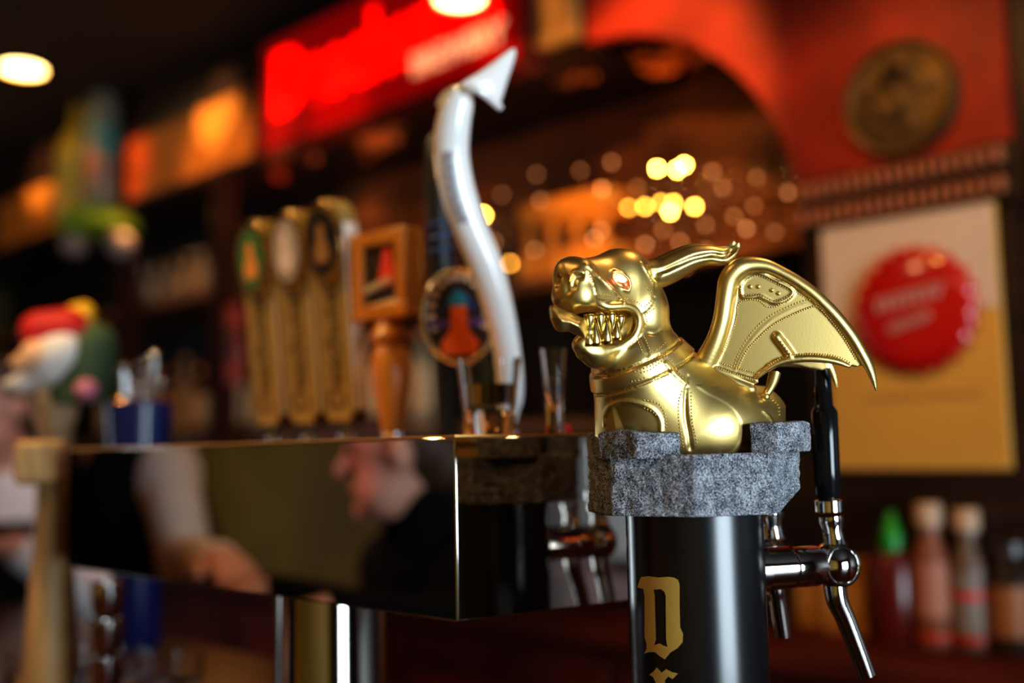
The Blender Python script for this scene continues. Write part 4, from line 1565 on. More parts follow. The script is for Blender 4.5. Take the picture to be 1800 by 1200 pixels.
f.cone(lf(150, 620), lf(140, 690), 0.040, 0.045, 0)
f.cone(lf(172, 600), lf(160, 650), 0.026, 0.034, 0.02)
local_build(f, 'coat', mat('dark_green_cloth', (0.05, 0.09, 0.04), rough=0.7))
f = Field((-0.12, -0.08, -0.03), (0.10, 0.07, 0.16), 0.004)
f.ell(lf(100, 622, -0.02), (0.040, 0.036, 0.036)).cone(lf(95, 650, -0.02), lf(40, 672, -0.02), 0.026, 0.014, 0.02).cone(lf(40, 672, -0.02), lf(12, 676, -0.02), 0.014, 0.008, 0.01).ell(lf(120, 615, -0.02), (0.026, 0.03, 0.034), 0.01)
local_build(f, 'beard', white_m)
f = Field((-0.12, -0.08, -0.03), (0.10, 0.07, 0.16), 0.004)
f.ell(lf(66, 622, -0.04), (0.024, 0.022, 0.022)).ell(lf(40, 636, -0.045), (0.020, 0.013, 0.010), 0.008)
local_build(f, 'face', mat('painted_skin', (0.85, 0.50, 0.27), rough=0.5))
f = Field((-0.12, -0.08, -0.03), (0.12, 0.07, 0.18), 0.004)
f.cone(lf(72, 582, -0.02), lf(118, 580, -0.01), 0.030, 0.032).cone(lf(118, 580, -0.01), lf(148, 615, -0.01), 0.028, 0.020, 0.01).cone(lf(148, 615, -0.01), lf(152, 650, -0.01), 0.018, 0.012, 0.01)
local_build(f, 'cap', mat('red_cloth', (0.55, 0.015, 0.015), rough=0.6))
f = Field((-0.12, -0.08, -0.03), (0.12, 0.07, 0.18), 0.004)
f.ell(lf(142, 560, 0.01), (0.021, 0.018, 0.022)).ell(lf(150, 545, 0.01), (0.012, 0.012, 0.012), 0.01).ell(lf(130, 550, 0.01), (0.012, 0.012, 0.012), 0.01)
local_build(f, 'yellow_bundle', mat('yellow_paint', (0.85, 0.48, 0.02), rough=0.5))
m = MB()
m.sphere(sp_(152, 686, -0.04), 0.017, 16)
m.build('pink_bead', mat('pink_paint', (0.55, 0.20, 0.30), rough=0.4), t)

# ------------------------------------------------------------------ shelves and what stands on them
def ordinal(k):
    return ('first second third fourth fifth sixth seventh eighth ninth tenth eleventh twelfth thirteenth fourteenth fifteenth sixteenth'.split())[k]


SH1 = 1.83
shelf_m = mat('shelf_wood', (0.22, 0.075, 0.02), rough=0.4, noise_amt=0.4, nscale=10, stretch=(0.3, 1, 1))
solo(MB().box((-3.15, 1.985, SH1 - 0.03), (PIERX0 - 0.002, YB - 0.035, SH1)), 'shelf', shelf_m, 'wooden shelf of glasses under the arch', 'shelf', bevel=0.003)
SH2 = PY(290, 528, 2.02).z
solo(MB().box((-5.9, 1.99, SH2 - 0.03), (-3.36, YB - 0.02, SH2)), 'shelf', shelf_m, 'upper wooden shelf of pale bottles left of the dark post', 'shelf', bevel=0.003)
SH3 = 1.47
solo(MB().box((-6.0, 1.99, SH3 - 0.03), (-1.75, YB - 0.02, SH3)), 'shelf', shelf_m, 'low wooden shelf of bottles behind the tap handles', 'shelf', bevel=0.003)
for i, (px, lab) in enumerate(((396, 'red-brown wooden post beside the three paddle handles'), (228, 'red-brown wooden post behind the navy vase'))):
    x = PY(px, 550, YW + 0.01).x
    m = MB().box((x - 0.05, YW - 0.02, 1.04), (x + 0.05, YW + 0.03, SOF))
    solo(m, 'wooden_post', mat('post_wood', (0.050, 0.013, 0.008), rough=0.75, spec=0.1, noise_amt=0.4, nscale=6), lab, 'post', bevel=0.006)

# stemmed and straight glasses on the arch shelf
wine = glass_profile([(0.032, 0), (0.033, 0.002), (0.006, 0.008), (0.0042, 0.02), (0.0042, 0.075), (0.012, 0.085), (0.031, 0.105), (0.036, 0.130), (0.034, 0.165), (0.030, 0.190)], 0.0015, 0.084)
mug = glass_profile([(0.030, 0), (0.031, 0.004), (0.031, 0.05), (0.036, 0.10), (0.037, 0.135)], 0.003, 0.012)
xs0 = PY(846, 470, 2.05).x
xs1 = PIERX0 - 0.05
ca_, cb_ = PY(912, 480, 2.0).x, PY(1068, 455, 2.0).x
cnt = 13
for row, (y, prof, nm, what, cat) in enumerate(((2.06, wine, 'wine_glass', 'stemmed wine glass', 'wine glass'), (2.20, mug, 'tumbler', 'straight clear tumbler', 'tumbler'))):
    first = None
    for k in range(cnt):
        x = xs0 + (xs1 - xs0) * k / (cnt - 1) + 0
        if row == 0 and ca_ - 0.045 < x < cb_ + 0.045:
            continue
        lab = '%s %s from the left in the %s row on the arch shelf' % (ordinal(k), what, 'front' if row == 0 else 'rear')
        if first is None:
            first = lathe_glass(nm, prof, (x, y, SH1), glass, lab, cat, what + 's on the arch shelf', n=24)
        else:
            o = first.copy()
            COL.objects.link(o)
            o.location = (x, y + random.uniform(-0.012, 0.012), SH1)
            o['label'] = lab

# wooden crate
ca, cb = PY(912, 480, 2.0), PY(1068, 455, 2.0)
czt = PY(990, 352, 2.0).z + 0.012
t = thing('wooden_crate', ((ca.x + cb.x) / 2, 2.07, SH1), 'orange wooden slatted crate among the glasses on the arch shelf', 'crate')
m = MB()
for y in (2.0, 2.128):
    m.box((ca.x, y, SH1), (cb.x, y + 0.012, SH1 + 0.065))
    m.box((ca.x, y, czt - 0.045), (cb.x, y + 0.012, czt))
for x in (ca.x, cb.x - 0.012):
    m.box((x, 2.012, SH1), (x + 0.012, 2.128, SH1 + 0.065))
    m.box((x, 2.012, czt - 0.045), (x + 0.012, 2.128, czt))
m.build('slats', orange_wood, t, bevel=0.002)
m = MB()
for k in range(4):
    x = ca.x + 0.012 + (cb.x - ca.x - 0.044) * k / 3
    m.box((x, 2.012, SH1), (x + 0.018, 2.024, czt))
m.build('uprights', orange_wood, t)

# tiny glowing beads added for the glints on the alcove glasses
glint_beads = [(1155, 296, 1.0), (1190, 298, 1.0), (1203, 290, 1.0), (850, 378, 0.8), (1105, 365, 0.16), (1134, 363, 0.28), (1162, 356, 0.2), (1178, 372, 0.9), (1184, 357, 0.35), (1221, 363, 0.5), (1058, 332, 0.10), (1056, 405, 0.07), (950, 352, 0.05), (940, 440, 0.07), (897, 463, 0.16), (1134, 430, 0.07), (868, 425, 0.06), (1312, 402, 0.07), (1385, 338, 0.05), (943, 306, 0.03), (1075, 285, 0.04), (1044, 420, 0.09), (1020, 300, 0.02), (1120, 330, 0.02), (1270, 330, 0.03), (1290, 380, 0.03), (1325, 362, 0.02), (1362, 408, 0.03), (1400, 300, 0.02), (1412, 372, 0.02), (1240, 440, 0.03), (1205, 470, 0.02), (1195, 425, 0.05), (1166, 404, 0.03), (882, 342, 0.03), (1330, 312, 0.02), (1252, 302, 0.04), (985, 470, 0.02), (1240, 395, 0.03)]
b0 = PY(glint_beads[0][0], glint_beads[0][1], 2.02)
t = thing('glass_glints', (b0.x, 2.0, SOF - 0.05), 'tiny glowing beads added as glints among the glasses under the arch', 'glints')
wire = MB()
pts = []
for k, (px, py, s) in enumerate(glint_beads):
    p_ = PY(px, py, 1.975)
    pts.append(p_)
    mm = mat('glint_bead_%d' % int(s * 100), (1, 0.6, 0.2), emit=(1.0, 0.42 + 0.10 * s, 0.05 + 0.02 * s) if s > 0.12 else ((1.0, 0.46, 0.06) if k > 22 else (1.0, 0.40, 0.16)), es=130 * s if s > 0.12 else 50 * s)
    b_ = MB()
    b_.sphere(p_, 0.0048, 10)
    b_.build('glint_bead', mm, t)
order = sorted(range(len(pts)), key=lambda k: pts[k].x)
wire.tube([pts[k] + Vector((0, 0.006, 0.004)) for k in order], 0.0008, 6)
wire.build('wire', dark_ink, t)  # wire added only to join the glint beads

# autumn leaf clusters under the bulkhead and in the arch
leafm = [mat('leaf_orange', (0.80, 0.20, 0.03), rough=0.5), mat('leaf_red', (0.45, 0.05, 0.02), rough=0.5), mat('leaf_rust', (0.60, 0.13, 0.03), rough=0.5)]
spots = [(1010, 118, 2.12, 0.10, 'under the left part of the arch'), (1175, 98, 2.12, 0.105, 'under the crown of the arch'), (668, 240, 2.05, 0.09, 'below the right half of the red sign'),
         (545, 262, 2.06, 0.06, 'below the left half of the red sign'), (492, 290, 2.06, 0.045, 'below the left edge of the red sign'), (408, 306, 2.06, 0.085, 'below the red and orange panel')]
for k, (px, py, y, rad, lab) in enumerate(spots):
    c = PY(px, py, y)
    m = MB()
    for j in range(70):
        p_ = c + Vector((max(-rad, min(rad, random.gauss(0, rad * 0.55))), random.uniform(-0.02, 0.02), random.gauss(0, 0.020)))
        a_ = Vector((random.gauss(0, 1), random.gauss(0, 0.5), random.gauss(0, 1))).normalized()
        n_ = Vector((random.gauss(0, 0.5), -1, random.gauss(-0.6, 0.5))).normalized()
        b_ = n_.cross(a_).normalized()
        s = random.uniform(0.018, 0.030)
        m.add([p_, p_ + a_ * s * 0.5 + b_ * s * 0.42, p_ + a_ * s, p_ + a_ * s * 0.5 - b_ * s * 0.42], [(0, 1, 2, 3)])
    m.tube([c + Vector((0, 0, 0.0)), Vector((c.x, max(c.y, YW + 0.05), SOF + 0.0 if px < 900 else c.z + 0.03))], 0.003, 6)
    o = solo(m, 'hanging_leaf_cluster', leafm[k % 3] if k not in (0, 1, 2, 5) else leafm[0], 'cluster of orange autumn leaves hanging ' + lab, 'leaf garland', 'autumn leaf clusters')

# bottles
def bottle(name, loc, h, r, m_body, m_cap, label, cat='bottle', group=None, neck=0.30, capc=None, label_m=None, lab_z=(0.15, 0.6), cap_h=0.10, ncap=None, shoulder=0.62):
    t = thing(name, loc, label, cat, group)
    mb = MB()
    mb.lathe([(r * 0.92, 0), (r, h * 0.02), (r, h * shoulder), (r * 0.85, h * (shoulder + 0.06)), (r * neck * 1.2, h * (shoulder + 0.15)), (r * neck, h * (shoulder + 0.2)), (r * neck, h * (1 - cap_h))], loc, n=28)
    mb.build('bottle_body', m_body, t)
    mb = MB()
    rc = r * neck * 1.25 if ncap is None else r * ncap
    mb.lathe([(rc, h * (1 - cap_h)), (rc, h * 0.985), (rc * 0.9, h)], loc, n=24)
    mb.build('bottle_cap', m_cap, t)
    if label_m:
        mb = MB()
        mb.lathe([(r * 1.012, h * lab_z[0]), (r * 1.012, h * lab_z[1])], loc, n=28, cap=False)
        mb.build('paper_label', label_m, t)
    return t


def on_back(px, py):
    p_ = PZ(px, py, 1.04)
    return Vector((p_.x, p_.y, 1.04))


def px_len(loc, n):
    return n * (loc - CAM).dot(FH) / FPX


green_cap = mat('green_plastic', (0.01, 0.26, 0.03), rough=0.35)
sauce = mat('red_sauce', (0.10, 0.010, 0.006), rough=0.25)
white_cap = mat('white_plastic', (0.46, 0.31, 0.20), rough=0.5)
pinkish = mat('pink_white_label', (0.38, 0.15, 0.09), rough=0.6)
L0 = on_back(1578, 1128)
t = thing('sauce_bottle', L0, 'red sauce bottle with a pointed green cap on the back counter', 'bottle')
h = px_len(L0, 222)
r = px_len(L0, 42)
MB().lathe([(r * 0.95, 0), (r, 0.004), (r, h * 0.60), (r * 0.8, h * 0.68), (r * 0.45, h * 0.70)], L0, n=28).build('bottle_body', sauce, t)
MB().lathe([(r * 0.47, h * 0.70), (r * 0.47, h * 0.82), (r * 0.38, h * 0.84), (r * 0.18, h * 0.98), (r * 0.10, h)], L0, n=24).build('nozzle_cap', green_cap, t)
for px, pb, ph, pr, capm, bm_, lm, lab, lz in (
        (1645, 1136, 244, 31, white_cap, mat('pale_sauce', (0.22, 0.07, 0.035), rough=0.4), pinkish, 'pale bottle with a white cap and pinkish label, right of the green-capped sauce', (0.22, 0.58)),
        (1712, 1140, 238, 31, white_cap, mat('greyish_glass', (0.14, 0.09, 0.06), rough=0.4), mat('grey_label', (0.22, 0.17, 0.14), rough=0.6), 'grey bottle with a white cap and red stripe, on the right of its row', (0.12, 0.55))):
    L0 = on_back(px, pb)
    h, r = px_len(L0, ph), px_len(L0, pr)
    t = bottle('sauce_bottle', L0, h, r, bm_, capm, lab, neck=0.55, label_m=lm, lab_z=lz, cap_h=0.16, ncap=0.72, shoulder=0.58)
    MB().lathe([(r * 1.02, h * 0.05), (r * 1.02, h * 0.11)], L0, n=28, cap=False).build('red_band', mat('orange_red_band', (0.42, 0.035, 0.012), rough=0.4), t)
    if px > 1700:
        MB().lathe([(r * 1.025, h * 0.36), (r * 1.025, h * 0.41)], L0, n=28, cap=False).build('red_stripe', mat('red_stripe', (0.6, 0.02, 0.015), rough=0.4), t)
L0 = on_back(1524, 1092)
bottle('sauce_bottle', L0, px_len(L0, 232), px_len(L0, 22), mat('black_glass', (0.012, 0.008, 0.008), rough=0.1), black_gloss, 'slim black bottle just left of the green-capped sauce', neck=0.62, cap_h=0.2)
L0 = on_back(1782, 1146)
bottle('jar', L0, px_len(L0, 190), px_len(L0, 36), mat('dark_jar_glass', (0.03, 0.018, 0.012), rough=0.1), mat('dark_lid', (0.03, 0.02, 0.02), rough=0.3), 'dark jar with an orange label at the right end of the row', 'jar', neck=0.8, label_m=mat('orange_brown_label', (0.28, 0.10, 0.03), rough=0.5), cap_h=0.12, shoulder=0.66)
for px, pb, pw, ph, c_, lab in ((1432, 1100, 26, 118, (0.55, 0.28, 0.06), 'narrow mustard-coloured box behind the chrome faucet'), (1497, 1112, 40, 128, (0.50, 0.22, 0.03), 'wider mustard-coloured box right of the chrome faucet')):
    L0 = on_back(px, pb)
    w, h = px_len(L0, pw), px_len(L0, ph)
    t = thing('cardboard_box', L0, lab, 'box')
    MB().box((L0.x - w, L0.y - w * 0.6, 1.04), (L0.x + w, L0.y + w * 0.6, 1.04 + h)).build('box_body', mat('mustard_card_%d' % px, c_, rough=0.55, noise_amt=0.3, nscale=30), t, bevel=0.002)
    MB().box((L0.x - w * 0.8, L0.y - w * 0.62, 1.04 + h * 0.25), (L0.x + w * 0.8, L0.y - w * 0.598, 1.04 + h * 0.7)).build('box_label', mat('box_label_tan', (0.60, 0.34, 0.12), rough=0.5), t)

# bottles on the low shelf
bc_ = [((0.10, 0.035, 0.01), 'brown'), ((0.02, 0.05, 0.015), 'dark green'), ((0.30, 0.11, 0.02), 'amber'), ((0.05, 0.02, 0.015), 'black-brown'), ((0.35, 0.26, 0.16), 'pale')]
places = (('beside the dark post', 425), ('behind the paddle handles', 455), ('behind the navy vase', 262), ('just right of the navy vase', 300), ('in the gap right of the navy vase', 326), ('left of the dark post', 352), ('behind the bearded figurine', 190), ('at the far left end', 30), ('behind the orange framed handle', 660), ('behind the black handle', 742))
for k, (lab, px) in enumerate(places):
    p_ = PY(px, 700, 2.12)
    c_, cn = bc_[k % 5]
    bottle('liquor_bottle', Vector((p_.x, 2.12, SH3)), random.uniform(0.27, 0.32), random.uniform(0.034, 0.042), mat('bottle_glass_' + cn.replace(' ', '_'), c_, rough=0.06, coat=0.5), knob_m if k % 2 else white_cap,
           '%s liquor bottle on the low shelf %s' % (cn, lab), 'bottle', 'bottles on the low shelf', label_m=mat('tan_label', (0.55, 0.33, 0.16), rough=0.5))
# pale bottles on the upper shelf
for k, px in enumerate((250, 276, 304, 332, 356)):
    p_ = PY(px, 500, 2.10)
    hh_ = random.uniform(0.14, 0.20)
    bottle('pale_bottle', Vector((p_.x, 2.10, SH2)), hh_, 0.040, mat('frosted_pale_glass', (0.32, 0.24, 0.19), rough=0.12, coat=0.5), mat('silver_cap', (0.6, 0.6, 0.62), rough=0.2, metal=1.0),
           '%s pale squat bottle from the left on the upper shelf' % ordinal(k), 'bottle', 'pale bottles on the upper shelf')

# bottle-shaped sign and lamp at the far left
c = PY(140, 330, YW - 0.08)
t = thing('display_bottle', (c.x, YW - 0.08, SOF), 'yellow display bottle fixed to the bulkhead left of the red panel', 'display bottle')
m = MB()
h = PY(140, 185, YW - 0.08).z - SOF
m.lathe([(0.085, 0.0), (0.09, 0.01), (0.09, h * 0.55), (0.06, h * 0.72), (0.035, h * 0.82), (0.035, h * 0.97), (0.02, h)], (c.x, YW - 0.085, SOF), n=32)
m.build('bottle_body', mat('display_yellow', (0.40, 0.26, 0.03), rough=0.3), t)
m = MB()
m.lathe([(0.0915, h * 0.15), (0.0915, h * 0.48)], (c.x, YW - 0.085, SOF), n=32, cap=False)
m.build('green_label', mat('display_green', (0.26, 0.20, 0.03), rough=0.4), t)
c = PY(188, 330, YW - 0.05)
t = thing('display_can', (c.x, YW - 0.06, SOF), 'grey-teal display can beside the yellow bottle on the bulkhead', 'display can')
h = PY(188, 172, YW - 0.05).z - SOF
m = MB()
m.lathe([(0.060, 0), (0.068, 0.012), (0.068, h * 0.9), (0.058, h * 0.97), (0.055, h)], (c.x, YW - 0.075, SOF), n=32)
m.build('can_body', mat('display_grey', (0.16, 0.15, 0.11), rough=0.35), t)
m = MB()
m.lathe([(0.0695, h * 0.45), (0.0695, h * 0.72)], (c.x, YW - 0.075, SOF), n=32, cap=False)
m.build('teal_band', mat('display_teal', (0.05, 0.18, 0.17), rough=0.4), t)
pc = PY(172, 410, YW - 0.20)
t = thing('pendant_lamp', (pc.x, pc.y, SOF - 0.02), 'hanging lamp with a green shade and two cloudy glass globes', 'lamp')
m = MB()
m.lathe([(0.15, -0.02), (0.14, 0.02), (0.09, 0.06), (0.02, 0.075)], (pc.x, pc.y, PY(172, 395, YW - 0.20).z), n=32)
m.build('green_shade', mat('green_shade', (0.16, 0.24, 0.02), rough=0.4, emit=(0.12, 0.22, 0.01), es=0.12), t)
m = MB()
m.tube([(pc.x, pc.y, PY(172, 395, YW - 0.20).z + 0.07), (pc.x, pc.y, SOF + 0.10), (pc.x, YW, SOF + 0.10)], 0.006, 8)
m.build('hanger', dark_ink, t)
for px in (132, 212):
    c = PY(px, 430, YW - 0.20)
    m = MB()
    m.sphere(c, 0.052, 20)
    m.tube([c, (pc.x + (c.x - pc.x) * 0.6, c.y, PY(172, 395, YW - 0.20).z)], 0.008, 8)
    m.build('globe', mat('cloudy_globe', (0.22, 0.18, 0.18), rough=0.3), t)
# red framed sign on the post
c = PY(411, 605, YW - 0.03)
t = thing('framed_sign', (c.x, c.y, c.z - 0.12), 'small red framed sign on the dark post beside the paddle handles', 'sign')
hw, hh_ = 0.042, 0.13
MB().box((c.x - hw, YW - 0.034, c.z - hh_), (c.x + hw, YW - 0.022, c.z + hh_)).build('sign_board', mat('sign_red', (0.50, 0.05, 0.02), rough=0.4), t, bevel=0.003)
MB().box((c.x - hw * 0.7, YW - 0.037, c.z - hh_ * 0.45), (c.x + hw * 0.7, YW - 0.033, c.z + hh_ * 0.45)).build('dark_field', mat('sign_dark', (0.10, 0.02, 0.015), rough=0.4), t)

# small shot glasses and a glass stack on the counter, lower left
shot = glass_profile([(0.020, 0), (0.021, 0.003), (0.022, 0.03), (0.0255, 0.060)], 0.0025, 0.010)
first = None
for k, (px, py) in enumerate(((40, 1180), (85, 1188), (150, 1178), (215, 1182), (268, 1190), (320, 1195))):
    p_ = PZ(px, py + 45, COUNTER_Z)
    loc = Vector((p_.x, p_.y, COUNTER_Z))
    lab = '%s small shot glass from the left on the counter below the steel box' % ordinal(k)
    if loc.y > 0.90:
        loc.y = 0.88
    if first is None:
        first = lathe_glass('shot_glass', shot, loc, glass, lab, 'shot glass', 'shot glasses on the counter', n=24)
    else:
        o = first.copy()
        COL.objects.link(o)
        o.location = loc
        o['label'] = lab
ch = P(187, 1165, 1.20)
sk = 'steel jigger cup in the stack right of the wooden post handle, '
base_z = COUNTER_Z
for k in range(4):
    m = MB()
    m.lathe([(0.012, 0), (0.0165, 0.012), (0.0185, 0.040), (0.0165, 0.040), (0.012, 0.010)], (ch.x, ch.y, base_z), n=24)
    solo(m, 'jigger_cup', chrome, sk + ('bottom', 'second from below', 'third from below', 'topmost')[k], 'cup', 'stack of jigger cups')
    base_z += 0.0405

# ------------------------------------------------------------------ lamps one can see
c = PZ(40, 117, CEIL)
t = thing('ceiling_light', (c.x, c.y, CEIL - 0.02), 'round recessed ceiling light glowing warm white at the upper left', 'ceiling light')
m = MB()
m.lathe([(0.092, -0.012), (0.092, 0.0), (0.075, 0.0), (0.075, -0.012)], (c.x, c.y, CEIL), n=40, cap=False)
m.build('trim_ring', brass, t)
m = MB()
m.lathe([(0.001, -0.006), (0.074, -0.0055), (0.074, -0.002), (0.001, -0.002)], (c.x, c.y, CEIL), n=40, cap=False)
m.build('diffuser', mat('lamp_diffuser', (1, 0.9, 0.7), emit=(1.0, 0.66, 0.22), es=14), t)
c2 = P(808, 2, 2.55)
t = thing('ceiling_spotlight', (c2.x, c2.y, CEIL), 'warm glowing ceiling spotlight hanging in front of the red sign', 'ceiling light')
m = MB()
m.lathe([(0.058, 0.0), (0.062, 0.03), (0.055, 0.11), (0.02, 0.13), (0.008, 0.135), (0.008, CEIL - c2.z)], c2, n=32, cap=False)
m.build('lamp_housing', mat('lamp_black', (0.02, 0.015, 0.012), rough=0.4), t)
m = MB()
m.lathe([(0.001, 0.004), (0.055, 0.006), (0.055, 0.012), (0.001, 0.012)], c2, n=32, cap=False)
m.build('lamp_glow', MATS['lamp_diffuser'], t)

# ================================================================== people
skin_m = mat('skin', (0.62, 0.32, 0.24), rough=0.5, noise_amt=0.1, nscale=30)
black_cloth = mat('black_cloth', (0.005, 0.0045, 0.005), rough=0.9, spec=0.1)
white_cloth = mat('white_shirt_cloth', (0.72, 0.68, 0.70), rough=0.8, noise_amt=0.12, nscale=20)
grey_trouser = mat('dark_trousers', (0.03, 0.03, 0.04), rough=0.8)
shoe_m = mat('black_shoe', (0.015, 0.012, 0.012), rough=0.4)
eye_m = mat('eye_white_dark', (0.06, 0.05, 0.05), rough=0.15)


def person(loc, label, fwd, head_fwd, pelvis, chest, head, hands, elbows, knees, feet, clothes, hair_col, group=None):
    """loc: floor point below; all joints in world coordinates"""
    fwd, head_fwd = Vector(fwd).normalized(), Vector(head_fwd).normalized()
    up = Vector((0, 0, 1))
    rt = fwd.cross(up).normalized()         # the person's right
    hr = head_fwd.cross(up).normalized()
    hu = hr.cross(head_fwd).normalized()
    pelvis, chest, head = Vector(pelvis), Vector(chest), Vector(head)
    neck = chest + (head - chest) * 0.42 + up * 0.03
    sh = [chest + rt * (s * 0.175) + up * 0.06 for s in (1, -1)]
    hip = [pelvis + rt * (s * 0.085) for s in (1, -1)]
    allp = [pelvis, chest, head + up * 0.14] + [Vector(p) for p in hands + elbows + knees + feet]
    lo = [min(p[i] for p in allp) - 0.24 for i in range(3)]
    hi = [max(p[i] for p in allp) + 0.24 for i in range(3)]
    lo[2] = 0.0

    def new():
        return Field(lo, hi, 0.0065)

    def torso(f, g):
        f.cone(pelvis + rt * 0.06, chest + rt * 0.075, 0.115 + g, 0.105 + g, 0.03)
        f.cone(pelvis - rt * 0.06, chest - rt * 0.075, 0.115 + g, 0.105 + g, 0.03)
        f.cone(chest - rt * 0.05 + up * 0.03, chest + rt * 0.05 + up * 0.03, 0.105 + g, 0.105 + g, 0.03)
        f.chain([sh[0] - up * 0.01, neck - up * 0.03, sh[1] - up * 0.01], 0.058 + g, 0.05)

    def arms(f, g, upto=1.0):
        for s in (0, 1):
            e, h = Vector(elbows[s]), Vector(hands[s])
            f.cone(sh[s], e, 0.053 + g, 0.042 + g, 0.03)
            f.cone(e, e.lerp(h, upto), 0.042 + g, 0.042 + (0.029 - 0.042) * upto + g, 0.015)

    def legs(f, g):
        for s in (0, 1):
            k, ft = Vector(knees[s]), Vector(feet[s])
            f.cone(hip[s], k, 0.085 + g, 0.058 + g, 0.03)
            f.cone(k, ft + up * 0.07, 0.056 + g, 0.040 + g, 0.02)

    f = new()
    torso(f, 0)
    arms(f, 0)
    legs(f, 0)
    f.cone(neck - up * 0.05, head - up * 0.03 - head_fwd * 0.015, 0.058, 0.056, 0.03)
    H = lambda a, b, c: head + hr * a + head_fwd * b + hu * c
    f.ell(head + hu * 0.035 - head_fwd * 0.012, (0.080, 0.080, 0.090))
    f.ell(H(0, 0.012, 0.02), (0.070, 0.070, 0.095), 0.03)
    f.cone(H(0.028, 0.035, -0.060), H(-0.028, 0.035, -0.060), 0.042, 0.042, 0.03)      # jaw
    f.ell(H(0, 0.072, -0.088), (0.022, 0.022, 0.020), 0.02)                            # chin
    f.cone(H(0, 0.080, 0.022), H(0, 0.104, -0.016), 0.010, 0.015, 0.014)               # nose
    f.cone(H(0.035, 0.072, 0.036), H(-0.035, 0.072, 0.036), 0.012, 0.012, 0.018)       # brow
    for s in (1, -1):
        f.ell(H(s * 0.031, 0.083, 0.018), (0.014, 0.012, 0.010), 0.008, sub=True)
        f.ell(H(s * 0.081, -0.012, 0.004), (0.014, 0.022, 0.032), 0.006)               # ears
    f.cone(H(0.016, 0.084, -0.048), H(-0.016, 0.084, -0.048), 0.0085, 0.0085, 0.008)   # lips
    for s in (0, 1):                                                                   # hands with five fingers
        e, h = Vector(elbows[s]), Vector(hands[s])
        d = (h - e).normalized()
        d = Vector((d.x, d.y, d.z * 0.25)).normalized()
        side = d.cross(up).normalized() * (-1 if s == 0 else 1)      # towards the thumb
        dn = -up
        palm = h + d * 0.045
        f.cone(h, palm + side * 0.016, 0.027, 0.022, 0.015)
        f.cone(h, palm - side * 0.016, 0.027, 0.021, 0.015)
        for q, (o, ln) in enumerate(((0.030, 0.070), (0.010, 0.080), (-0.010, 0.075), (-0.029, 0.058))):
            b = palm + side * o + d * 0.018
            k1 = b + d * ln * 0.45 + dn * 0.006
            k2 = k1 + d * ln * 0.32 + dn * ln * 0.25
            k3 = k2 + d * ln * 0.12 + dn * ln * 0.28
            f.chain([palm + side * o * 0.9, b, k1, k2, k3], [0.012, 0.0105, 0.0098, 0.009, 0.0078], 0.004)
        tb = h + side * 0.026 + d * 0.015
        f.chain([tb, tb + side * 0.026 + d * 0.028, tb + side * 0.030 + d * 0.058 + dn * 0.012], [0.014, 0.0115, 0.0095], 0.006)
    v, q = f.mesh()
    t = thing('person', loc, label, 'person', group)
    np_obj('body', v, q, skin_m, t)
    for s in (1, -1):
        m = MB()
        m.sphere(H(s * 0.031, 0.074, 0.018), 0.0125, 14)
        m.build('eye', eye_m, t)
    # hair
    f = new()
    f.ell(head + hu * 0.042 - head_fwd * 0.018, (0.088, 0.088, 0.096))
    f.ell(H(0, -0.045, -0.015), (0.078, 0.055, 0.07), 0.02)
    f.ell(H(0, 0.085, -0.02), (0.090, 0.068, 0.098), 0.01, sub=True)
    v, q = f.mesh()
    np_obj('hair', v, q, mat('hair_' + hair_col[0], hair_col[1], rough=0.6, noise_amt=0.4, nscale=60), t)
    for nm, kind, mm in clothes:
        f = new()
        if kind == 'top':
            torso(f, 0.012)
            arms(f, 0.011, 0.93)
        elif kind == 'vest':
            torso(f, 0.022)
            sl = [chest + rt * (s * 0.30) + up * 0.05 for s in (1, -1)]
            for p in sl:
                f.ell(p, (0.13, 0.13, 0.16), 0.01, sub=True)
            f.cone(neck + fwd * 0.12, neck - up * 0.22 + fwd * 0.16, 0.075, 0.02, 0.01, sub=True)
        elif kind == 'apron':
            torso(f, 0.022)
            f.cone(pelvis + rt * 0.06, pelvis + rt * 0.07 - up * 0.35, 0.15, 0.16, 0.05)
            f.cone(pelvis - rt * 0.06, pelvis - rt * 0.07 - up * 0.35, 0.15, 0.16, 0.05)
            s_, X_, Y_, Z_ = f._sl(f.lo, np.array([99, 99, 99]))
            f.D = np.maximum(f.D, (Z_ - (chest.z + 0.05) + 0 * X_ + 0 * Y_).astype(np.float32))
        elif kind == 'collar':
            f.cone(neck - up * 0.06, neck + (head - neck) * 0.30, 0.092, 0.078, 0.02)
        elif kind == 'legs':
            legs(f, 0.012)
            f.cone(hip[0], hip[1], 0.125, 0.125, 0.03)
        v, q = f.mesh()
        np_obj(nm, v, q, mm, t)
    for s in (0, 1):
        ft = Vector(feet[s])
        f = Field([ft[i] - 0.25 for i in range(2)] + [0.0], [ft[i] + 0.25 for i in range(2)] + [0.16], 0.007)
        f.cone(ft + up * 0.05, ft + fwd * 0.13 + up * 0.045, 0.050, 0.042, 0.01)
        f.cone(ft + up * 0.05, ft + up * 0.10, 0.050, 0.052, 0.01)
        v, q = f.mesh()
        v[:, 2] = np.maximum(v[:, 2], 0.004)
        np_obj('shoe', v, q, shoe_m, t)
    return t


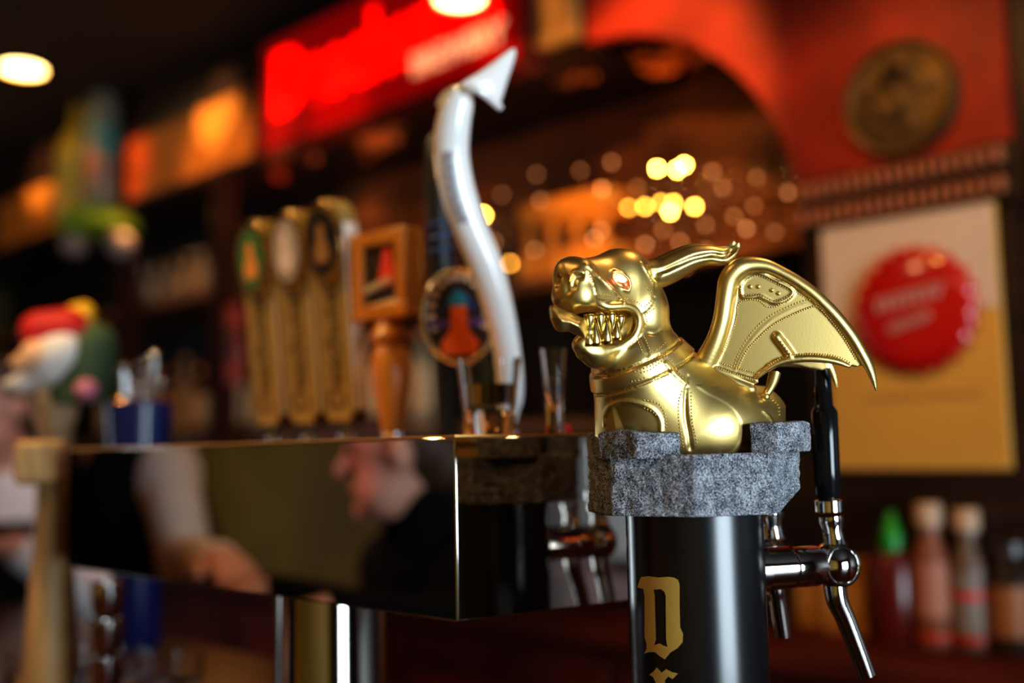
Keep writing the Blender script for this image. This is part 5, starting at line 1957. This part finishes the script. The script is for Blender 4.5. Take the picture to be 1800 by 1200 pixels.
def stool(x, y, zs, label):
    t = thing('bar_stool', (x, y, 0), label, 'stool', 'bar stools')
    m = MB()
    m.lathe([(0.165, zs - 0.045), (0.175, zs - 0.030), (0.172, zs - 0.008), (0.14, zs)], (x, y, 0), n=40)
    m.build('seat', mat('stool_leather', (0.05, 0.015, 0.01), rough=0.4), t)
    for k in range(4):
        a = PI / 4 + k * PI / 2
        m = MB()
        m.tube([(x + 0.11 * math.cos(a), y + 0.11 * math.sin(a), zs - 0.045), (x + 0.17 * math.cos(a), y + 0.17 * math.sin(a), 0.0)], 0.016, 10)
        m.build('leg', dark_wood, t)
    m = MB()
    m.tube([(x + 0.15 * math.cos(k * PI / 16), y + 0.15 * math.sin(k * PI / 16), 0.22) for k in range(33)], 0.010, 8)
    m.build('foot_ring', brass, t)


# guest whose face is mirrored in the long side of the steel box
ax_, ay_ = -1.43, -0.13
person((ax_, -0.28, 0), 'person in a black jacket leaning on the bar, mirrored in the steel box', (0, 1, 0), (-0.74, 0.67, -0.12),
       (ax_ + 0.02, -0.34, 0.80), (ax_ + 0.03, -0.24, 1.13), (ax_, ay_, 1.395),
       [(ax_ + 0.16, 0.14, COUNTER_Z + 0.07), (ax_ - 0.15, 0.05, COUNTER_Z + 0.065)],
       [(ax_ + 0.25, -0.10, COUNTER_Z + 0.03), (ax_ - 0.09, -0.20, COUNTER_Z - 0.01)],
       [(ax_ + 0.13, 0.08, 0.78), (ax_ - 0.11, 0.08, 0.78)], [(ax_ + 0.13, 0.08, 0.26), (ax_ - 0.11, 0.08, 0.26)],
       [('jacket', 'top', black_cloth), ('collar', 'collar', black_cloth), ('trousers', 'legs', grey_trouser)], ('brown', (0.06, 0.03, 0.015)))
stool(ax_ + 0.02, -0.38, 0.66, 'bar stool under the person in the black jacket')
# second guest, white sleeves and a black vest
bx_, by_ = -2.36, -0.12
person((bx_, -0.26, 0), 'person in a black vest over a white shirt, mirrored in the steel box', (0, 1, 0), (0.3, 0.95, 0),
       (bx_, -0.24, 0.88), (bx_, -0.10, 1.31), (bx_ + 0.01, -0.04, 1.65),
       [(bx_ + 0.60, 0.02, 1.205), (bx_ - 0.20, 0.08, COUNTER_Z + 0.075)],
       [(bx_ + 0.35, -0.05, 1.185), (bx_ - 0.26, -0.12, COUNTER_Z + 0.035)],
       [(bx_ + 0.12, 0.18, 0.86), (bx_ - 0.12, 0.18, 0.86)], [(bx_ + 0.12, 0.16, 0.34), (bx_ - 0.12, 0.16, 0.34)],
       [('shirt', 'top', white_cloth), ('vest', 'vest', black_cloth), ('trousers', 'legs', grey_trouser)], ('dark', (0.02, 0.015, 0.012)))
stool(bx_, -0.27, 0.735, 'bar stool under the person in the black vest')
# bartender behind the bar at the far left
hp = P(-2, 722, 2.75)
px_, py_ = hp.x, hp.y
person((px_, py_, 0), 'bartender in a white shirt and black apron behind the bar at the far left', (0.35, -0.93, 0), (0.1, -1, -0.15),
       (px_ - 0.02, py_ + 0.06, 0.86), (px_ - 0.02, py_ + 0.05, 1.20), (px_, py_, hp.z),
       [(px_ - 0.27, py_ - 0.18, 1.20), (px_ + 0.34, py_ - 0.08, 1.20)],
       [(px_ - 0.33, py_ + 0.08, 1.06), (px_ + 0.32, py_ + 0.14, 1.04)],
       [(px_ - 0.11, py_ + 0.03, 0.46), (px_ + 0.07, py_ + 0.05, 0.46)], [(px_ - 0.11, py_ + 0.06, 0), (px_ + 0.07, py_ + 0.08, 0)],
       [('shirt', 'top', white_cloth), ('apron', 'apron', black_cloth), ('trousers', 'legs', grey_trouser)], ('brown', (0.06, 0.03, 0.015)))

# ================================================================== light
def area(name, loc, target, sx, sy, energy, color):
    l = bpy.data.lights.new(name, 'AREA')
    l.shape = 'RECTANGLE'
    l.size, l.size_y = sx, sy
    l.energy = energy
    l.color = color
    o = bpy.data.objects.new(name, l)
    COL.objects.link(o)
    o.location = loc
    o.rotation_euler = (Vector(target) - Vector(loc)).to_track_quat('-Z', 'Y').to_euler()
    return o


def spot(name, loc, target, energy, color, angle=60, blend=0.6, rad=0.03):
    l = bpy.data.lights.new(name, 'SPOT')
    l.energy = energy
    l.color = color
    l.spot_size = R(angle)
    l.spot_blend = blend
    l.shadow_soft_size = rad
    o = bpy.data.objects.new(name, l)
    COL.objects.link(o)
    o.location = loc
    o.rotation_euler = (Vector(target) - Vector(loc)).to_track_quat('-Z', 'Y').to_euler()
    return o


def point(name, loc, energy, color, rad=0.05):
    l = bpy.data.lights.new(name, 'POINT')
    l.energy = energy
    l.color = color
    l.shadow_soft_size = rad
    o = bpy.data.objects.new(name, l)
    COL.objects.link(o)
    o.location = loc
    return o


COOL = (0.72, 0.88, 1.0)
WARM = (1.0, 0.46, 0.12)
WARM2 = (1.0, 0.62, 0.28)
# daylight in the two windows
area('daylight_right', (XR + 0.02, 0.20, 1.25), (0, 0.20, 1.25), 1.7, 1.7, 170, COOL)
area('daylight_left', (XL - 0.02, -0.92, 1.15), (0, -0.92, 1.15), 0.80, 2.0, 14, COOL)
# ceiling lamps over the guests and over the bar, plus an added hand spot
spot('lamp_guest_1', (-0.5, -0.6, 2.75), (-0.6, 0.5, 1.0), 12, WARM2, 110)
spot('lamp_guest_2', (-1.9, -0.7, 2.75), (-1.9, 0.2, 1.0), 32, WARM2, 100)
spot('fill_hand', (-1.75, 0.60, 2.75), (-1.72, 0.03, 1.20), 26, WARM, 12)  # added to brighten the mirrored guest's hand, no fixture
spot('lamp_bar', (-0.1, 1.25, 2.75), (-0.45, 0.60, 1.4), 20, WARM2, 60)
spot('lamp_bar_2', (-1.4, 0.2, 2.75), (-1.15, 0.75, 1.4), 60, WARM2, 50)
spot('lamp_wall_front', (-1.6, -1.2, 2.7), (-2.4, -2.4, 1.5), 110, WARM, 60)
# unseen lamps aimed at the back wall, some added for dim parts
a = PY(385, 190, YW)
spot('lamp_panel', (a.x + 0.10, 0.9, 2.78), (a.x, YW, a.z), 130, WARM2, 17)
spot('fill_panel_red', (a.x - 0.8, 0.7, 2.78), PY(238, 290, YW), 60, (1.0, 0.12, 0.02), 15)  # added red spot that tints the left end of the panel
a = PY(75, 310, YW)
spot('lamp_panel_2', (a.x + 0.2, 0.8, 2.78), (a.x, YW, a.z), 110, WARM2, 18)
spot('lamp_poster', (-0.90, 1.15, 2.72), (-0.88, YW, 1.60), 34, WARM, 56)
spot('lamp_arch', (-1.15, 0.75, 2.80), (-1.05, YW, 2.45), 3.0, WARM, 70)
spot('lamp_alcove', (-1.25, 0.95, 2.82), (-1.50, 2.3, 1.93), 130, WARM, 34)
spot('fill_crate', (-1.5, 0.3, 2.8), (-1.70, 2.0, 1.93), 60, WARM, 14)  # added to brighten the front of the crate
spot('fill_shelf', (-2.6, 0.5, 2.8), (-3.8, 2.1, 2.0), 10, WARM, 40)  # unseen fill added for the upper shelf
spot('fill_low_shelf', (-1.9, 0.4, 2.8), (-2.8, 2.1, 1.6), 12, WARM, 50)  # unseen fill added for the low shelf
spot('fill_far', (-3.6, 0.6, 2.8), (-4.8, 1.95, 2.35), 14, WARM2, 50)  # unseen fill added for the far bottles
spot('lamp_back_counter', (-0.5, 1.3, 2.2), (-0.62, 1.85, 1.1), 2.2, WARM, 60)
for k, (px, py, y, rad, lab) in enumerate(spots):
    c = PY(px, py, y)
    spot('fill_leaves_%d' % k, (c.x + 0.15, -0.3, 2.80), (c.x, y, c.z), 170, WARM, 9.5, 0.8)  # unseen spot added to brighten each leaf cluster
spot('fill_face', (-2.2, 0.75, 2.6), (-1.43, -0.13, 1.38), 120, (1.0, 0.55, 0.48), 20)  # added to light the face mirrored in the steel box
spot('fill_bartender', (-2.4, 0.3, 2.75), (-2.85, 1.2, 1.35), 26, (0.95, 0.85, 0.95), 34)  # added to brighten the bartender's shirt
for k, (px, py, y, rad, lab) in enumerate(spots):
    c = PY(px, py, y)
    point('fill_leaves_%d' % k, (c.x, y - 0.13, c.z - 0.16), 0.5, WARM, 0.02)  # bare glow added just below each leaf cluster, no fixture
point('fill_shelf', (-3.6, 1.75, 2.2), 1.2, WARM)  # bare fill added in front of the upper shelf, no fixture
point('fill_low_shelf', (-2.6, 1.55, 1.75), 1.6, WARM)  # bare fill added in front of the low shelf, no fixture
spot('lamp_back_counter', (-0.5, 1.3, 2.2), (-0.62, 1.85, 1.1), 2.2, WARM, 60)
point('fill_far', (-4.6, 1.2, 2.4), 4.0, WARM2)  # bare fill added for the far end, no fixture
point('eye_light', EYE - FH * 0.0035 - RH * 0.002, 0.004, (1.0, 0.04, 0.03), 0.0015)

w = bpy.data.worlds.new('world')
bpy.context.scene.world = w
w.use_nodes = True
w.node_tree.nodes['Background'].inputs[0].default_value = (0.5, 0.28, 0.14, 1)
w.node_tree.nodes['Background'].inputs[1].default_value = 0.02
sc = bpy.context.scene
sc.view_settings.view_transform = 'Standard'
sc.view_settings.look = 'Medium High Contrast'
sc.view_settings.exposure = 0.0
sc.cycles.use_denoising = True
sc.cycles.max_bounces = 10
sc.cycles.glossy_bounces = 5
sc.cycles.transmission_bounces = 8
sc.cycles.sample_clamp_indirect = 4.0
sc.cycles.caustics_reflective = False
sc.cycles.caustics_refractive = False
